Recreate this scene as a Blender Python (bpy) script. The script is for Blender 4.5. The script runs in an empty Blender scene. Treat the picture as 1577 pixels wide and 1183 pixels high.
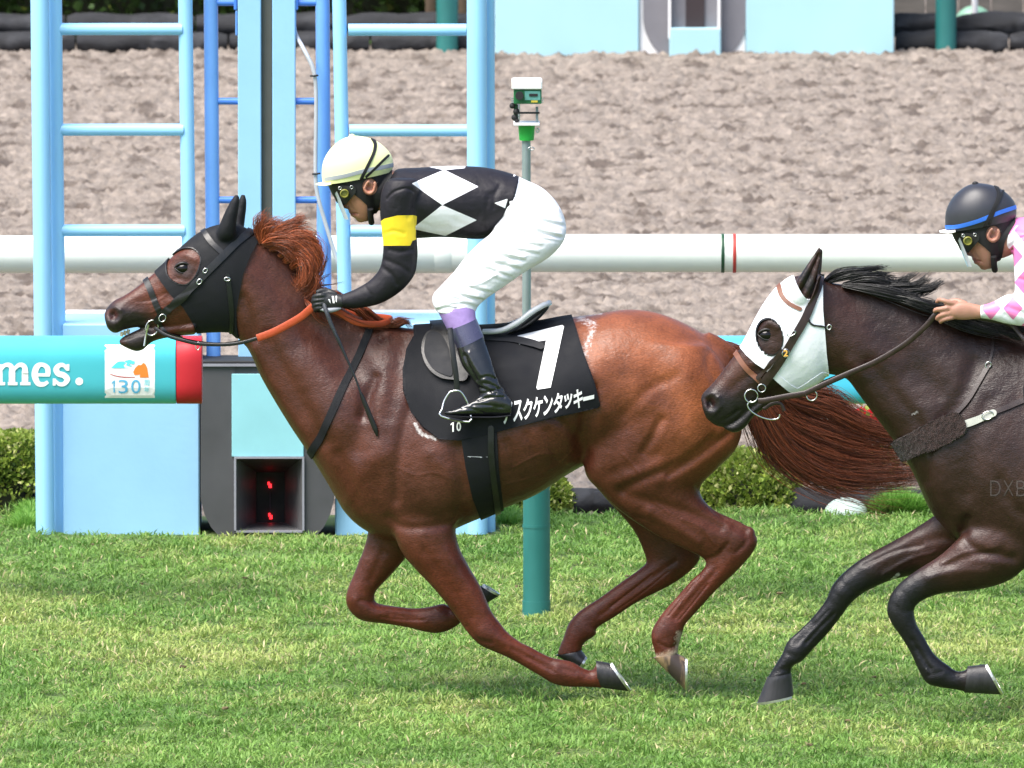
import bpy, math, random
import numpy as np
from mathutils import Vector
from mathutils.bvhtree import BVHTree

random.seed(7); RNG = np.random.default_rng(7)
SC = bpy.context.scene
COL = SC.collection

# ------------------------------------------------------------------ camera
FPX = 27400.0            # focal length in photo pixels (photo is 1577 px wide)
DIST = 68.0
CX, CY = 788.5, 591.5
PITCH = math.atan((591.5 + 2148.0) / FPX)
HGT = DIST * math.tan(PITCH + math.atan((1085 - CY) / FPX))
cam = bpy.data.cameras.new('camera')
cam.sensor_width = 36.0
cam.lens = FPX / 1577.0 * 36.0
cam.clip_start = 1.0
cam.clip_end = 3000.0
cam.dof.use_dof = True
cam.dof.focus_distance = 68.3
cam.dof.aperture_fstop = 15.0
camo = bpy.data.objects.new('camera', cam)
COL.objects.link(camo)
camo.location = (0, -DIST, HGT)
camo.rotation_euler = (math.radians(90) - PITCH, 0, 0)
SC.camera = camo

# ------------------------------------------------------------------ world, sun, exposure
SUN_EL, SUN_AZ = 60.0, 228.0        # azimuth clockwise from +Y: behind and left of the camera
W = bpy.data.worlds.new('World'); SC.world = W; W.use_nodes = True
nt = W.node_tree; nt.nodes.clear()
sky = nt.nodes.new('ShaderNodeTexSky'); sky.sky_type = 'NISHITA'; sky.sun_disc = False
sky.sun_elevation = math.radians(SUN_EL); sky.sun_rotation = math.radians(SUN_AZ)
sky.air_density = 1.0; sky.dust_density = 3.0; sky.ozone_density = 1.0
bg = nt.nodes.new('ShaderNodeBackground'); bg.inputs['Strength'].default_value = 0.065
wo = nt.nodes.new('ShaderNodeOutputWorld')
nt.links.new(sky.outputs[0], bg.inputs[0]); nt.links.new(bg.outputs[0], wo.inputs[0])
sl = bpy.data.lights.new('sun', 'SUN'); sl.energy = 1.5; sl.angle = math.radians(42)
sl.color = (1.0, 0.96, 0.9)
so = bpy.data.objects.new('sun', sl); COL.objects.link(so)
az, el = math.radians(SUN_AZ), math.radians(SUN_EL)
sdir = Vector((math.sin(az) * math.cos(el), math.cos(az) * math.cos(el), math.sin(el)))
so.rotation_euler = sdir.to_track_quat('Z', 'Y').to_euler()
so.location = (0, -20, 30)
SC.view_settings.view_transform = 'Standard'; SC.view_settings.look = 'None'
SC.view_settings.gamma = 1.0; SC.view_settings.use_curve_mapping = False
SC.view_settings.exposure = 2.15
SC.render.engine = 'CYCLES'
SC.cycles.max_bounces = 6

# ------------------------------------------------------------------ projection helpers
FW = np.array([0, math.cos(PITCH), -math.sin(PITCH)])
UP = np.array([0, math.sin(PITCH), math.cos(PITCH)])
CAM = np.array([0, -DIST, HGT])

def ray(px, py):
    px = np.asarray(px, float); py = np.asarray(py, float)
    d = FW + np.stack([(px - CX) / FPX, 0 * px, 0 * px], -1) - UP * ((py - CY) / FPX)[..., None]
    return d

def P(px, py, Y):
    """the point at depth Y seen at photo pixel px, py"""
    d = ray(px, py)
    t = (np.asarray(Y, float) + DIST) / d[..., 1]
    return CAM + d * t[..., None]

def G(px, py, z=0.0):
    d = ray(px, py); t = (z - HGT) / d[..., 2]
    return CAM + d * t[..., None]

def PX(V):
    R = V - CAM
    z = R @ FW
    return np.stack([CX + FPX * R[:, 0] / z, CY - FPX * (R @ UP) / z], -1)

# ------------------------------------------------------------------ object helpers
def tag(o, label=None, cat=None, group=None, kind=None):
    if label: o['label'] = label
    if cat: o['category'] = cat
    if group: o['group'] = group
    if kind: o['kind'] = kind
    return o

def empty(name, loc, label=None, cat=None, group=None):
    o = bpy.data.objects.new(name, None); COL.objects.link(o)
    o.location = [float(v) for v in loc]; o.empty_display_size = 0.1
    return tag(o, label, cat, group)

def world_loc(o):
    p = np.zeros(3)
    while o is not None:
        p = p + np.array(o.location); o = o.parent
    return p

def mesh(name, V, F, smooth=True, attrs=None, fmat=None):
    V = np.asarray(V, np.float32)
    me = bpy.data.meshes.new(name)
    if isinstance(F, np.ndarray):
        k = F.shape[1]; n = len(F)
        me.vertices.add(len(V)); me.vertices.foreach_set('co', V.ravel())
        me.loops.add(n * k); me.loops.foreach_set('vertex_index', F.astype(np.int32).ravel())
        me.polygons.add(n); me.polygons.foreach_set('loop_start', np.arange(0, n * k, k, dtype=np.int32))
        me.update(calc_edges=True)
    else:
        me.from_pydata(V.tolist(), [], [list(map(int, f)) for f in F])
    me.polygons.foreach_set('use_smooth', [smooth] * len(me.polygons))
    if fmat is not None:
        me.polygons.foreach_set('material_index', np.asarray(fmat, np.int32))
    for k, a in (attrs or {}).items():
        a = np.asarray(a, np.float32)
        if a.ndim == 2:
            at = me.color_attributes.new(k, 'FLOAT_COLOR', 'POINT')
            c = np.ones((len(V), 4), np.float32); c[:, :3] = a
            at.data.foreach_set('color', c.ravel())
        else:
            at = me.attributes.new(k, 'FLOAT', 'POINT'); at.data.foreach_set('value', a)
    me.validate(); me.update()
    if smooth and len(V) < 60000: me.set_sharp_from_angle(angle=math.radians(58))
    return me

def add(name, V, F, mat, parent=None, smooth=True, attrs=None, fmat=None, origin=None, **tg):
    V = np.asarray(V, float)
    off = np.zeros(3)
    if parent is not None: off = world_loc(parent)
    o_loc = np.zeros(3)
    if parent is None and origin is not None: o_loc = np.asarray(origin, float); off = o_loc
    me = mesh(name, V - off, F, smooth, attrs, fmat)
    for m in (mat if isinstance(mat, (list, tuple)) else [mat]): me.materials.append(m)
    o = bpy.data.objects.new(name, me); COL.objects.link(o)
    if parent is not None: o.parent = parent
    else: o.location = o_loc
    return tag(o, **tg)

def join(*parts):
    Vs, Fs, n = [], [], 0
    for V, F in parts:
        Vs.append(np.asarray(V, float))
        for f in F: Fs.append([int(i) + n for i in f])
        n += len(V)
    return np.concatenate(Vs), Fs

# ------------------------------------------------------------------ materials
def M(name, col, rough=0.5, metal=0.0, var=0.08, scale=12.0, bump=0.0, bscale=60.0, spec=0.5, coat=0.0,
      attr=None, emit=None, estr=0.0, stretch=None, sheen=0.0, trans=0.0, alpha=1.0, second=None, sthr=0.6, rvar=0.1, sub=0.0):
    m = bpy.data.materials.new(name); m.use_nodes = True
    nt = m.node_tree; N = nt.nodes; L = nt.links
    b = N['Principled BSDF']
    tc = N.new('ShaderNodeTexCoord'); mp = N.new('ShaderNodeMapping')
    L.new(tc.outputs['Object'], mp.inputs[0])
    if stretch: mp.inputs['Scale'].default_value = stretch
    nz = N.new('ShaderNodeTexNoise'); nz.inputs['Scale'].default_value = scale; nz.inputs['Detail'].default_value = 6
    nz.inputs['Roughness'].default_value = 0.6
    L.new(mp.outputs[0], nz.inputs['Vector'])
    mr = N.new('ShaderNodeMapRange'); mr.inputs[1].default_value = 0.3; mr.inputs[2].default_value = 0.7
    mr.inputs[3].default_value = 1 - var; mr.inputs[4].default_value = 1 + var
    L.new(nz.outputs['Fac'], mr.inputs[0])
    mx = N.new('ShaderNodeMix'); mx.data_type = 'RGBA'; mx.blend_type = 'MULTIPLY'; mx.inputs[0].default_value = 1
    if attr:
        at = N.new('ShaderNodeAttribute'); at.attribute_name = attr; L.new(at.outputs['Color'], mx.inputs[6])
    else:
        mx.inputs[6].default_value = (*col, 1)
    cb = N.new('ShaderNodeCombineColor')
    for i in range(3): L.new(mr.outputs[0], cb.inputs[i])
    L.new(cb.outputs[0], mx.inputs[7])
    out = mx.outputs[2]
    if second:
        n2 = N.new('ShaderNodeTexNoise'); n2.inputs['Scale'].default_value = scale * .45; n2.inputs['Detail'].default_value = 8
        L.new(mp.outputs[0], n2.inputs['Vector'])
        r2 = N.new('ShaderNodeMapRange'); r2.inputs[1].default_value = sthr - .04; r2.inputs[2].default_value = sthr + .06
        L.new(n2.outputs['Fac'], r2.inputs[0])
        m2 = N.new('ShaderNodeMix'); m2.data_type = 'RGBA'; L.new(r2.outputs[0], m2.inputs[0])
        L.new(out, m2.inputs[6]); m2.inputs[7].default_value = (*second, 1); out = m2.outputs[2]
    L.new(out, b.inputs['Base Color'])
    rr = N.new('ShaderNodeMapRange'); rr.inputs[1].default_value = 0.3; rr.inputs[2].default_value = 0.7
    rr.inputs[3].default_value = max(0.02, rough - rvar); rr.inputs[4].default_value = min(1, rough + rvar)
    L.new(nz.outputs['Fac'], rr.inputs[0]); L.new(rr.outputs[0], b.inputs['Roughness'])
    b.inputs['Metallic'].default_value = metal
    b.inputs['Specular IOR Level'].default_value = spec
    b.inputs['Coat Weight'].default_value = coat
    b.inputs['Sheen Weight'].default_value = sheen
    b.inputs['Transmission Weight'].default_value = trans
    b.inputs['Alpha'].default_value = alpha
    if sub:
        b.inputs['Subsurface Weight'].default_value = sub; b.inputs['Subsurface Radius'].default_value = (.02, .008, .004)
        b.inputs['Subsurface Scale'].default_value = 0.5
    if emit:
        b.inputs['Emission Color'].default_value = (*emit, 1); b.inputs['Emission Strength'].default_value = estr
    if bump:
        bn = N.new('ShaderNodeTexNoise'); bn.inputs['Scale'].default_value = bscale; bn.inputs['Detail'].default_value = 5
        L.new(mp.outputs[0], bn.inputs['Vector'])
        bp = N.new('ShaderNodeBump'); bp.inputs['Strength'].default_value = 1; bp.inputs['Distance'].default_value = bump
        L.new(bn.outputs['Fac'], bp.inputs['Height']); L.new(bp.outputs[0], b.inputs['Normal'])
    return m

def M_coat(name, rough=0.42):
    """horse coat: colour from the mesh (points, socks, muzzle), foam where sweat has lathered"""
    m = bpy.data.materials.new(name); m.use_nodes = True
    nt = m.node_tree; N = nt.nodes; L = nt.links; b = N['Principled BSDF']
    at = N.new('ShaderNodeAttribute'); at.attribute_name = 'coat'
    fo = N.new('ShaderNodeAttribute'); fo.attribute_name = 'foam'
    tc = N.new('ShaderNodeTexCoord')
    nz = N.new('ShaderNodeTexNoise'); nz.inputs['Scale'].default_value = 9; nz.inputs['Detail'].default_value = 6
    L.new(tc.outputs['Object'], nz.inputs['Vector'])
    mr = N.new('ShaderNodeMapRange'); mr.inputs[1].default_value = .3; mr.inputs[2].default_value = .7
    mr.inputs[3].default_value = .72; mr.inputs[4].default_value = 1.28; L.new(nz.outputs['Fac'], mr.inputs[0])
    fz = N.new('ShaderNodeTexNoise'); fz.inputs['Scale'].default_value = 260; fz.inputs['Detail'].default_value = 4
    mp = N.new('ShaderNodeMapping'); mp.inputs['Scale'].default_value = (.35, 1, 1); mp.inputs['Rotation'].default_value = (0, .6, 0)
    L.new(tc.outputs['Object'], mp.inputs[0]); L.new(mp.outputs[0], fz.inputs['Vector'])
    m1 = N.new('ShaderNodeMix'); m1.data_type = 'RGBA'; m1.blend_type = 'MULTIPLY'; m1.inputs[0].default_value = 1
    cb = N.new('ShaderNodeCombineColor')
    for i in range(3): L.new(mr.outputs[0], cb.inputs[i])
    L.new(at.outputs['Color'], m1.inputs[6]); L.new(cb.outputs[0], m1.inputs[7])
    fr = N.new('ShaderNodeMapRange'); fr.inputs[1].default_value = .35; fr.inputs[2].default_value = .65
    fr.inputs[3].default_value = .76; fr.inputs[4].default_value = 1.24; L.new(fz.outputs['Fac'], fr.inputs[0])
    m2 = N.new('ShaderNodeMix'); m2.data_type = 'RGBA'; m2.blend_type = 'MULTIPLY'; m2.inputs[0].default_value = 1
    c2 = N.new('ShaderNodeCombineColor')
    for i in range(3): L.new(fr.outputs[0], c2.inputs[i])
    L.new(m1.outputs[2], m2.inputs[6]); L.new(c2.outputs[0], m2.inputs[7])
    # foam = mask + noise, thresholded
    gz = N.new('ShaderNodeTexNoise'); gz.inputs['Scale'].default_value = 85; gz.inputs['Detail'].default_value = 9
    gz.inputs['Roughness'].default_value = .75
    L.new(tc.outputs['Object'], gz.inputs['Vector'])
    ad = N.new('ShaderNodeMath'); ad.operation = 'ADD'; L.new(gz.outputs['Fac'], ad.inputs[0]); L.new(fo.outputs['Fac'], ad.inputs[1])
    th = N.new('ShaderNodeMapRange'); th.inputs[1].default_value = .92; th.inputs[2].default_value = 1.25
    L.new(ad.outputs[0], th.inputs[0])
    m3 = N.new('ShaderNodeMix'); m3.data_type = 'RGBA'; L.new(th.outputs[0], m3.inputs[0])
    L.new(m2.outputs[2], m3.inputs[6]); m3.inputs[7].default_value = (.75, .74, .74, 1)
    L.new(m3.outputs[2], b.inputs['Base Color'])
    rr = N.new('ShaderNodeMapRange'); rr.inputs[1].default_value = .3; rr.inputs[2].default_value = .7
    rr.inputs[3].default_value = rough - .08; rr.inputs[4].default_value = rough + .1
    L.new(nz.outputs['Fac'], rr.inputs[0]); L.new(rr.outputs[0], b.inputs['Roughness'])
    b.inputs['Specular IOR Level'].default_value = .36
    n2 = N.new('ShaderNodeTexNoise'); n2.inputs['Scale'].default_value = 22; n2.inputs['Detail'].default_value = 3
    L.new(tc.outputs['Object'], n2.inputs['Vector'])
    bp2 = N.new('ShaderNodeBump'); bp2.inputs['Strength'].default_value = .5; bp2.inputs['Distance'].default_value = .008
    L.new(n2.outputs['Fac'], bp2.inputs['Height'])
    bp = N.new('ShaderNodeBump'); bp.inputs['Strength'].default_value = .5; bp.inputs['Distance'].default_value = .0026
    L.new(fz.outputs['Fac'], bp.inputs['Height']); L.new(bp2.outputs[0], bp.inputs['Normal']); L.new(bp.outputs[0], b.inputs['Normal'])
    return m

def M_leafy(name, tr=.4):
    m = bpy.data.materials.new(name); m.use_nodes = True
    nt = m.node_tree; N = nt.nodes; L = nt.links; b = N['Principled BSDF']; o = N['Material Output']
    at = N.new('ShaderNodeAttribute'); at.attribute_name = 'coat'
    L.new(at.outputs['Color'], b.inputs['Base Color']); b.inputs['Roughness'].default_value = .5; b.inputs['Specular IOR Level'].default_value = .35
    t = N.new('ShaderNodeBsdfTranslucent'); L.new(at.outputs['Color'], t.inputs['Color'])
    mx = N.new('ShaderNodeMixShader'); mx.inputs[0].default_value = tr
    L.new(b.outputs[0], mx.inputs[1]); L.new(t.outputs[0], mx.inputs[2]); L.new(mx.outputs[0], o.inputs['Surface'])
    return m

# ------------------------------------------------------------------ numeric shape tools
def catmull(pts, sub):
    pts = np.asarray(pts, float)
    p = np.vstack([2 * pts[0] - pts[1], pts, 2 * pts[-1] - pts[-2]])
    out = []
    for i in range(len(pts) - 1):
        a, b, c, d = p[i], p[i + 1], p[i + 2], p[i + 3]
        for k in range(sub):
            t = k / sub
            out.append(.5 * ((2 * b) + (-a + c) * t + (2 * a - 5 * b + 4 * c - d) * t * t + (-a + 3 * b - 3 * c + d) * t ** 3))
    out.append(pts[-1])
    return np.array(out)

def loft(st, Y=0.0, n=28, sub=4, power=1.0):
    """st rows: front/top edge px, py, back/bottom edge px, py, depth offset, half depth[, egg]"""
    S = np.array([list(s) + [0.0] * (7 - len(s)) for s in st], float)
    S = catmull(S, sub); S[:, 5] = np.maximum(S[:, 5], .002)
    th = np.linspace(0, 2 * math.pi, n, endpoint=False)
    c, s = np.cos(th), np.sin(th)
    if power != 1.0:
        c = np.sign(c) * np.abs(c) ** power; s = np.sign(s) * np.abs(s) ** power
    rings = []
    for r in S:
        a = P(r[0], r[1], Y + r[4]); b = P(r[2], r[3], Y + r[4])
        ce = (a + b) / 2; ax = (a - b) / 2
        e = 1 - r[6] * c
        rings.append(ce + c[:, None] * ax + (s * r[5] * e)[:, None] * np.array([0, 1.0, 0]))
    V = np.concatenate(rings); m = len(S)
    F = []
    for i in range(m - 1):
        for j in range(n):
            k = (j + 1) % n
            F.append([i * n + j, i * n + k, (i + 1) * n + k, (i + 1) * n + j])
    V = np.vstack([V, rings[0].mean(0), rings[-1].mean(0)])
    A, B = len(V) - 2, len(V) - 1
    for j in range(n):
        k = (j + 1) % n
        F.append([A, k, j]); F.append([B, (m - 1) * n + j, (m - 1) * n + k])
    return V, F

def tube(pts, r, n=10, sub=3, flat=None, smoothp=True, cap=True):
    """tube through world points; r scalar or per point; flat=(width factor direction vector, thickness factor)"""
    pts = np.asarray(pts, float); r = np.ones(len(pts)) * r
    if smoothp and len(pts) > 2:
        q = catmull(np.hstack([pts, r[:, None]]), sub); pts, r = q[:, :3], q[:, 3]
    T = np.gradient(pts, axis=0); T /= np.linalg.norm(T, axis=1)[:, None] + 1e-12
    ref = np.array([0, 1.0, 0]) if flat is None else np.asarray(flat[0], float)
    if flat is None and abs(T[:, 1]).max() > .9: ref = np.array([1.0, 0, .01])
    th = np.linspace(0, 2 * math.pi, n, endpoint=False)
    V = []
    for p, t, rr in zip(pts, T, r):
        u = np.cross(t, ref); u /= np.linalg.norm(u) + 1e-12
        v = np.cross(u, t)
        ku = 1.0; kv = 1.0 if flat is None else flat[1]
        V.append(p + (np.cos(th) * rr * ku)[:, None] * u + (np.sin(th) * rr * kv)[:, None] * v)
    V = np.concatenate(V); m = len(pts); F = []
    for i in range(m - 1):
        for j in range(n):
            k = (j + 1) % n
            F.append([i * n + j, (i + 1) * n + j, (i + 1) * n + k, i * n + k])
    if cap:
        F.append(list(range(n - 1, -1, -1))[::-1]); F.append([(m - 1) * n + j for j in range(n)][::-1])
    return V, F

def box(x0, x1, y0, y1, z0, z1, bev=0.0):
    if bev <= 0:
        V = [(x, y, z) for z in (z0, z1) for y in (y0, y1) for x in (x0, x1)]
        F = [[0, 2, 3, 1], [4, 5, 7, 6], [0, 1, 5, 4], [2, 6, 7, 3], [0, 4, 6, 2], [1, 3, 7, 5]]
        return np.array(V, float), F
    b = bev
    prof = [(x0 + b, y0), (x1 - b, y0), (x1, y0 + b), (x1, y1 - b), (x1 - b, y1), (x0 + b, y1), (x0, y1 - b), (x0, y0 + b)]
    cx, cy = (x0 + x1) / 2, (y0 + y1) / 2
    V = []
    for z, k in ((z0, b), (z0 + b, 0), (z1 - b, 0), (z1, b)):
        for (x, y) in prof:
            V.append((x - math.copysign(k, x - cx), y - math.copysign(k, y - cy), z))
    F = [list(range(7, -1, -1)), list(range(24, 32))]
    for i in range(3):
        for j in range(8):
            k = (j + 1) % 8
            F.append([i * 8 + j, i * 8 + k, (i + 1) * 8 + k, (i + 1) * 8 + j])
    return np.array(V, float), F

def sphere(c, rx, ry=None, rz=None, nu=16, nv=10):
    ry = rx if ry is None else ry; rz = rx if rz is None else rz
    V = [(0, 0, 1)]
    for i in range(1, nv):
        a = math.pi * i / nv
        for j in range(nu):
            t = 2 * math.pi * j / nu
            V.append((math.sin(a) * math.cos(t), math.sin(a) * math.sin(t), math.cos(a)))
    V.append((0, 0, -1)); F = []
    for j in range(nu):
        k = (j + 1) % nu
        F.append([0, 1 + j, 1 + k]); F.append([len(V) - 1, 1 + (nv - 2) * nu + k, 1 + (nv - 2) * nu + j])
        for i in range(nv - 2):
            F.append([1 + i * nu + j, 1 + (i + 1) * nu + j, 1 + (i + 1) * nu + k, 1 + i * nu + k])
    return np.array(V) * (rx, ry, rz) + np.asarray(c, float), F

def prism(poly, Y0, Y1, bev=0.0):
    """outline given in photo pixels, a real slab between depths Y0 and Y1 (outline taken at Y0)"""
    poly = np.asarray(poly, float)
    a = P(poly[:, 0], poly[:, 1], Y0); b = a.copy(); b[:, 1] = Y1
    n = len(poly); V = np.vstack([a, b])
    F = [list(range(n)), list(range(2 * n - 1, n - 1, -1))]
    for i in range(n):
        k = (i + 1) % n
        F.append([i, i + n, k + n, k])
    return V, F

def fuse(parts, voxel, smooth_it=8):
    V, F = join(*parts)
    me = bpy.data.meshes.new('tmp'); me.from_pydata(V.tolist(), [], F)
    o = bpy.data.objects.new('tmp', me); COL.objects.link(o)
    md = o.modifiers.new('r', 'REMESH'); md.mode = 'VOXEL'; md.voxel_size = voxel; md.adaptivity = 0
    dg = bpy.context.evaluated_depsgraph_get(); ev = o.evaluated_get(dg); em = ev.to_mesh()
    nv = len(em.vertices); V = np.empty(nv * 3, np.float32); em.vertices.foreach_get('co', V); V = V.reshape(-1, 3).astype(float)
    em.calc_loop_triangles(); nt_ = len(em.loop_triangles)
    T = np.empty(nt_ * 3, np.int32); em.loop_triangles.foreach_get('vertices', T); T = T.reshape(-1, 3)
    ne = len(em.edges); E = np.empty(ne * 2, np.int32); em.edges.foreach_get('vertices', E); E = E.reshape(-1, 2)
    ev.to_mesh_clear(); bpy.data.objects.remove(o); bpy.data.meshes.remove(me)
    V = taubin(V, E, smooth_it)
    return V, T, E

def lap(V, E, deg):
    S = np.empty_like(V)
    for k in range(V.shape[1]):
        S[:, k] = (np.bincount(E[:, 0], V[E[:, 1], k], len(V)) + np.bincount(E[:, 1], V[E[:, 0], k], len(V)))
    return S / deg[:, None] - V

def taubin(V, E, it, w=None):
    deg = np.bincount(E.ravel(), minlength=len(V)).astype(float); deg[deg == 0] = 1
    V = V.copy(); w = 1.0 if w is None else w[:, None]
    for _ in range(it):
        V += .6 * w * lap(V, E, deg); V -= .62 * w * lap(V, E, deg)
    return V

def blur(V, E, it, w):
    deg = np.bincount(E.ravel(), minlength=len(V)).astype(float); deg[deg == 0] = 1
    V = V.copy()
    for _ in range(it): V += .7 * w[:, None] * lap(V, E, deg)
    return V

def normals(V, T):
    a = np.cross(V[T[:, 1]] - V[T[:, 0]], V[T[:, 2]] - V[T[:, 0]])
    N = np.zeros_like(V)
    for k in range(3):
        for c in range(3): N[:, c] += np.bincount(T[:, k], a[:, c], len(V))
    return N / (np.linalg.norm(N, axis=1)[:, None] + 1e-12)

def dseg(Q, pl):
    pl = np.asarray(pl, float)
    if pl.ndim == 1: pl = pl[None]
    if len(pl) == 1: return np.linalg.norm(Q - pl[0], axis=1)
    d = np.full(len(Q), 1e9)
    for a, b in zip(pl[:-1], pl[1:]):
        ab = b - a; t = np.clip(((Q - a) @ ab) / (ab @ ab + 1e-12), 0, 1)
        d = np.minimum(d, np.linalg.norm(Q - (a + t[:, None] * ab), axis=1))
    return d

def sdpoly(Q, poly, smooth=0):
    poly = np.asarray(poly, float)
    if smooth:
        n = len(poly); q = np.vstack([poly[-1:], poly, poly[:2]]); out = []
        for i in range(n):
            a, b, c, d = q[i], q[i + 1], q[i + 2], q[i + 3]
            for k in range(smooth):
                t = k / smooth
                out.append(.5 * ((2 * b) + (-a + c) * t + (2 * a - 5 * b + 4 * c - d) * t * t + (-a + 3 * b - 3 * c + d) * t ** 3))
        poly = np.array(out)
    d = dseg(Q, np.vstack([poly, poly[:1]]))
    x, y = Q[:, 0], Q[:, 1]; ins = np.zeros(len(Q), bool); n = len(poly)
    for i in range(n):
        x0, y0 = poly[i]; x1, y1 = poly[(i + 1) % n]
        if y0 == y1: continue
        c = ((y0 > y) != (y1 > y)) & (x < (x1 - x0) * (y - y0) / (y1 - y0) + x0)
        ins ^= c
    return np.where(ins, -d, d)

def strap(Q, pl, w, sub=4):
    pl = np.asarray(pl, float)
    if len(pl) > 2: pl = catmull(pl, sub)
    return dseg(Q, pl) - w / 2

def ell(Q, cx, cy, rx, ry, ang=0):
    a = math.radians(ang); d = Q - (cx, cy)
    u = d[:, 0] * math.cos(a) + d[:, 1] * math.sin(a); v = -d[:, 0] * math.sin(a) + d[:, 1] * math.cos(a)
    return (np.sqrt((u / rx) ** 2 + (v / ry) ** 2) - 1) * min(rx, ry)

def relief(V, T, items, side=0, E=None):
    """carve grooves (d>0) or raise ridges (d<0): (pixel polyline, width px, depth m)"""
    N = normals(V, T); Q = PX(V); D = np.zeros(len(V))
    wy = np.clip(np.abs(N[:, 1]) * 1.3, 0, 1)
    if side: wy = wy * (N[:, 1] * side > 0)
    for it in items:
        pl, w, d = it[:3]
        pl = np.asarray(pl, float)
        if pl.ndim == 2 and len(pl) > 2: pl = catmull(pl, 4)
        ds = dseg(Q, pl); near = ds < w * 2.5
        D[near] += d * np.exp(-(ds[near] / w) ** 2)
    return V - N * (D * wy)[:, None]

def clip(V, T, s):
    """keep the part of a triangle mesh where s<0, cutting triangles along s=0. V may carry extra columns"""
    ins = s < 0; k = ins[T].sum(1)
    full = T[k == 3]; mix = T[(k == 1) | (k == 2)]
    if len(mix):
        one = ins[mix].sum(1) == 1
        odd = np.where(one[:, None], ins[mix], ~ins[mix]).argmax(1)
        idx = (odd[:, None] + np.arange(3)) % 3
        R = np.take_along_axis(mix, idx, 1)           # R[:,0] is the odd vertex
        e = np.concatenate([R[:, [0, 1]], R[:, [0, 2]]]); key = np.sort(e, 1)
        u, inv = np.unique(key, axis=0, return_inverse=True); inv = inv.ravel()
        t = s[u[:, 0]] / (s[u[:, 0]] - s[u[:, 1]] + 1e-15)
        NV = V[u[:, 0]] + t[:, None] * (V[u[:, 1]] - V[u[:, 0]])
        m = len(R); ab = inv[:m] + len(V); ac = inv[m:] + len(V)
        t1 = np.stack([R[:, 0], ab, ac], 1)[one]
        q1 = np.stack([ab, R[:, 1], R[:, 2]], 1)[~one]; q2 = np.stack([ab, R[:, 2], ac], 1)[~one]
        T2 = np.concatenate([full, t1, q1, q2]); V2 = np.concatenate([V, NV])
    else: T2, V2 = full, V
    used = np.unique(T2); mp = np.full(len(V2), -1); mp[used] = np.arange(len(used))
    return V2[used], mp[T2]

def shell(V, T, s, off, thick=None, N=None, edge=0.0):
    """a layer lying on the surface where s<0, its outer face off metres out, with a rim going down"""
    if N is None: N = normals(V, T)
    near = s < 12
    keep = near[T].all(1)
    A, T2 = clip(np.hstack([V, N]), T[keep], s)
    if len(T2) == 0: return np.zeros((0, 3)), np.zeros((0, 3), int)
    X, NN = A[:, :3], A[:, 3:]
    NN = NN / (np.linalg.norm(NN, axis=1)[:, None] + 1e-12)
    thick = off + .001 if thick is None else thick
    e = np.concatenate([T2[:, [0, 1]], T2[:, [1, 2]], T2[:, [2, 0]]])
    key = np.sort(e, 1); u, i0, cnt = np.unique(key, axis=0, return_index=True, return_counts=True)
    be = e[i0[cnt == 1]]
    n = len(X); O = X + NN * off; I = X + NN * (off - thick)
    Vn = np.vstack([O, I])
    r1 = np.stack([be[:, 1], be[:, 0], be[:, 0] + n], 1); r2 = np.stack([be[:, 1], be[:, 0] + n, be[:, 1] + n], 1)
    Tn = np.concatenate([T2, r1, r2])
    used = np.unique(Tn); mp = np.full(len(Vn), -1); mp[used] = np.arange(len(used))
    return Vn[used], mp[Tn]

def bvh(V, T): return BVHTree.FromPolygons(V.tolist(), T.tolist())

def hit(bv, px, py, off=0.0, default=None):
    d = Vector(ray(px, py)).normalized()
    h = bv.ray_cast(Vector(CAM), d)
    if h[0] is None:
        if default is None: return None
        q = P(px, py, default); h = bv.find_nearest(Vector(q))
        return np.array(q)
    return np.array(h[0]) - np.array(d) * off

def flat2d(polys, maxlen=6.0):
    """triangulate closed 2-D outlines (pixel space) with interior points; returns Q (n,2), T"""
    from mathutils.geometry import delaunay_2d_cdt
    Vs, faces, n = [], [], 0
    for p in polys:
        p = np.asarray(p, float); q = []
        for a, b in zip(p, np.vstack([p[1:], p[:1]])):
            k = max(1, int(np.ceil(np.linalg.norm(b - a) / maxlen)))
            for i in range(k): q.append(a + (b - a) * i / k)
        Vs += [Vector(v) for v in q]; faces.append(list(range(n, n + len(q)))); n += len(q)
    A = np.array([list(v) for v in Vs]); x0, y0 = A.min(0); x1, y1 = A.max(0)
    for x in np.arange(x0 + maxlen / 2, x1, maxlen):
        for y in np.arange(y0 + maxlen / 2, y1, maxlen): Vs.append(Vector((x + .01 * y, y)))
    r = delaunay_2d_cdt(Vs, [], faces, 3 if len(polys) > 1 else 1, 1e-5)
    return np.array([list(v) for v in r[0]]), [list(f) for f in r[2] if len(f) >= 3]

def decal(bv, Q, F, off, default):
    """a thin print lying on a surface, seen at pixels Q"""
    V = np.array([hit(bv, q[0], q[1], off, default) for q in Q])
    return V, F

def text2d(s, box_px, bold=0.0, shear=0.0, font_extend=1.0):
    """font outlines as a 2-D triangle mesh fitted into the pixel box (x0,y0,x1,y1)"""
    cu = bpy.data.curves.new('t', 'FONT'); cu.body = s; cu.offset = bold; cu.shear = shear; cu.fill_mode = 'FRONT'
    cu.resolution_u = 4
    o = bpy.data.objects.new('t', cu); COL.objects.link(o)
    dg = bpy.context.evaluated_depsgraph_get(); me = o.evaluated_get(dg).to_mesh()
    V = np.array([v.co[:2] for v in me.vertices]) if len(me.vertices) else np.zeros((0, 2))
    F = [list(p.vertices) for p in me.polygons]
    o.evaluated_get(dg).to_mesh_clear(); bpy.data.objects.remove(o); bpy.data.curves.remove(cu)
    if len(V) == 0: return V, F
    lo, hi = V.min(0), V.max(0); x0, y0, x1, y1 = box_px
    Q = (V - lo) / (hi - lo)
    return np.stack([x0 + Q[:, 0] * (x1 - x0), y1 - Q[:, 1] * (y1 - y0)], 1), F

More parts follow.
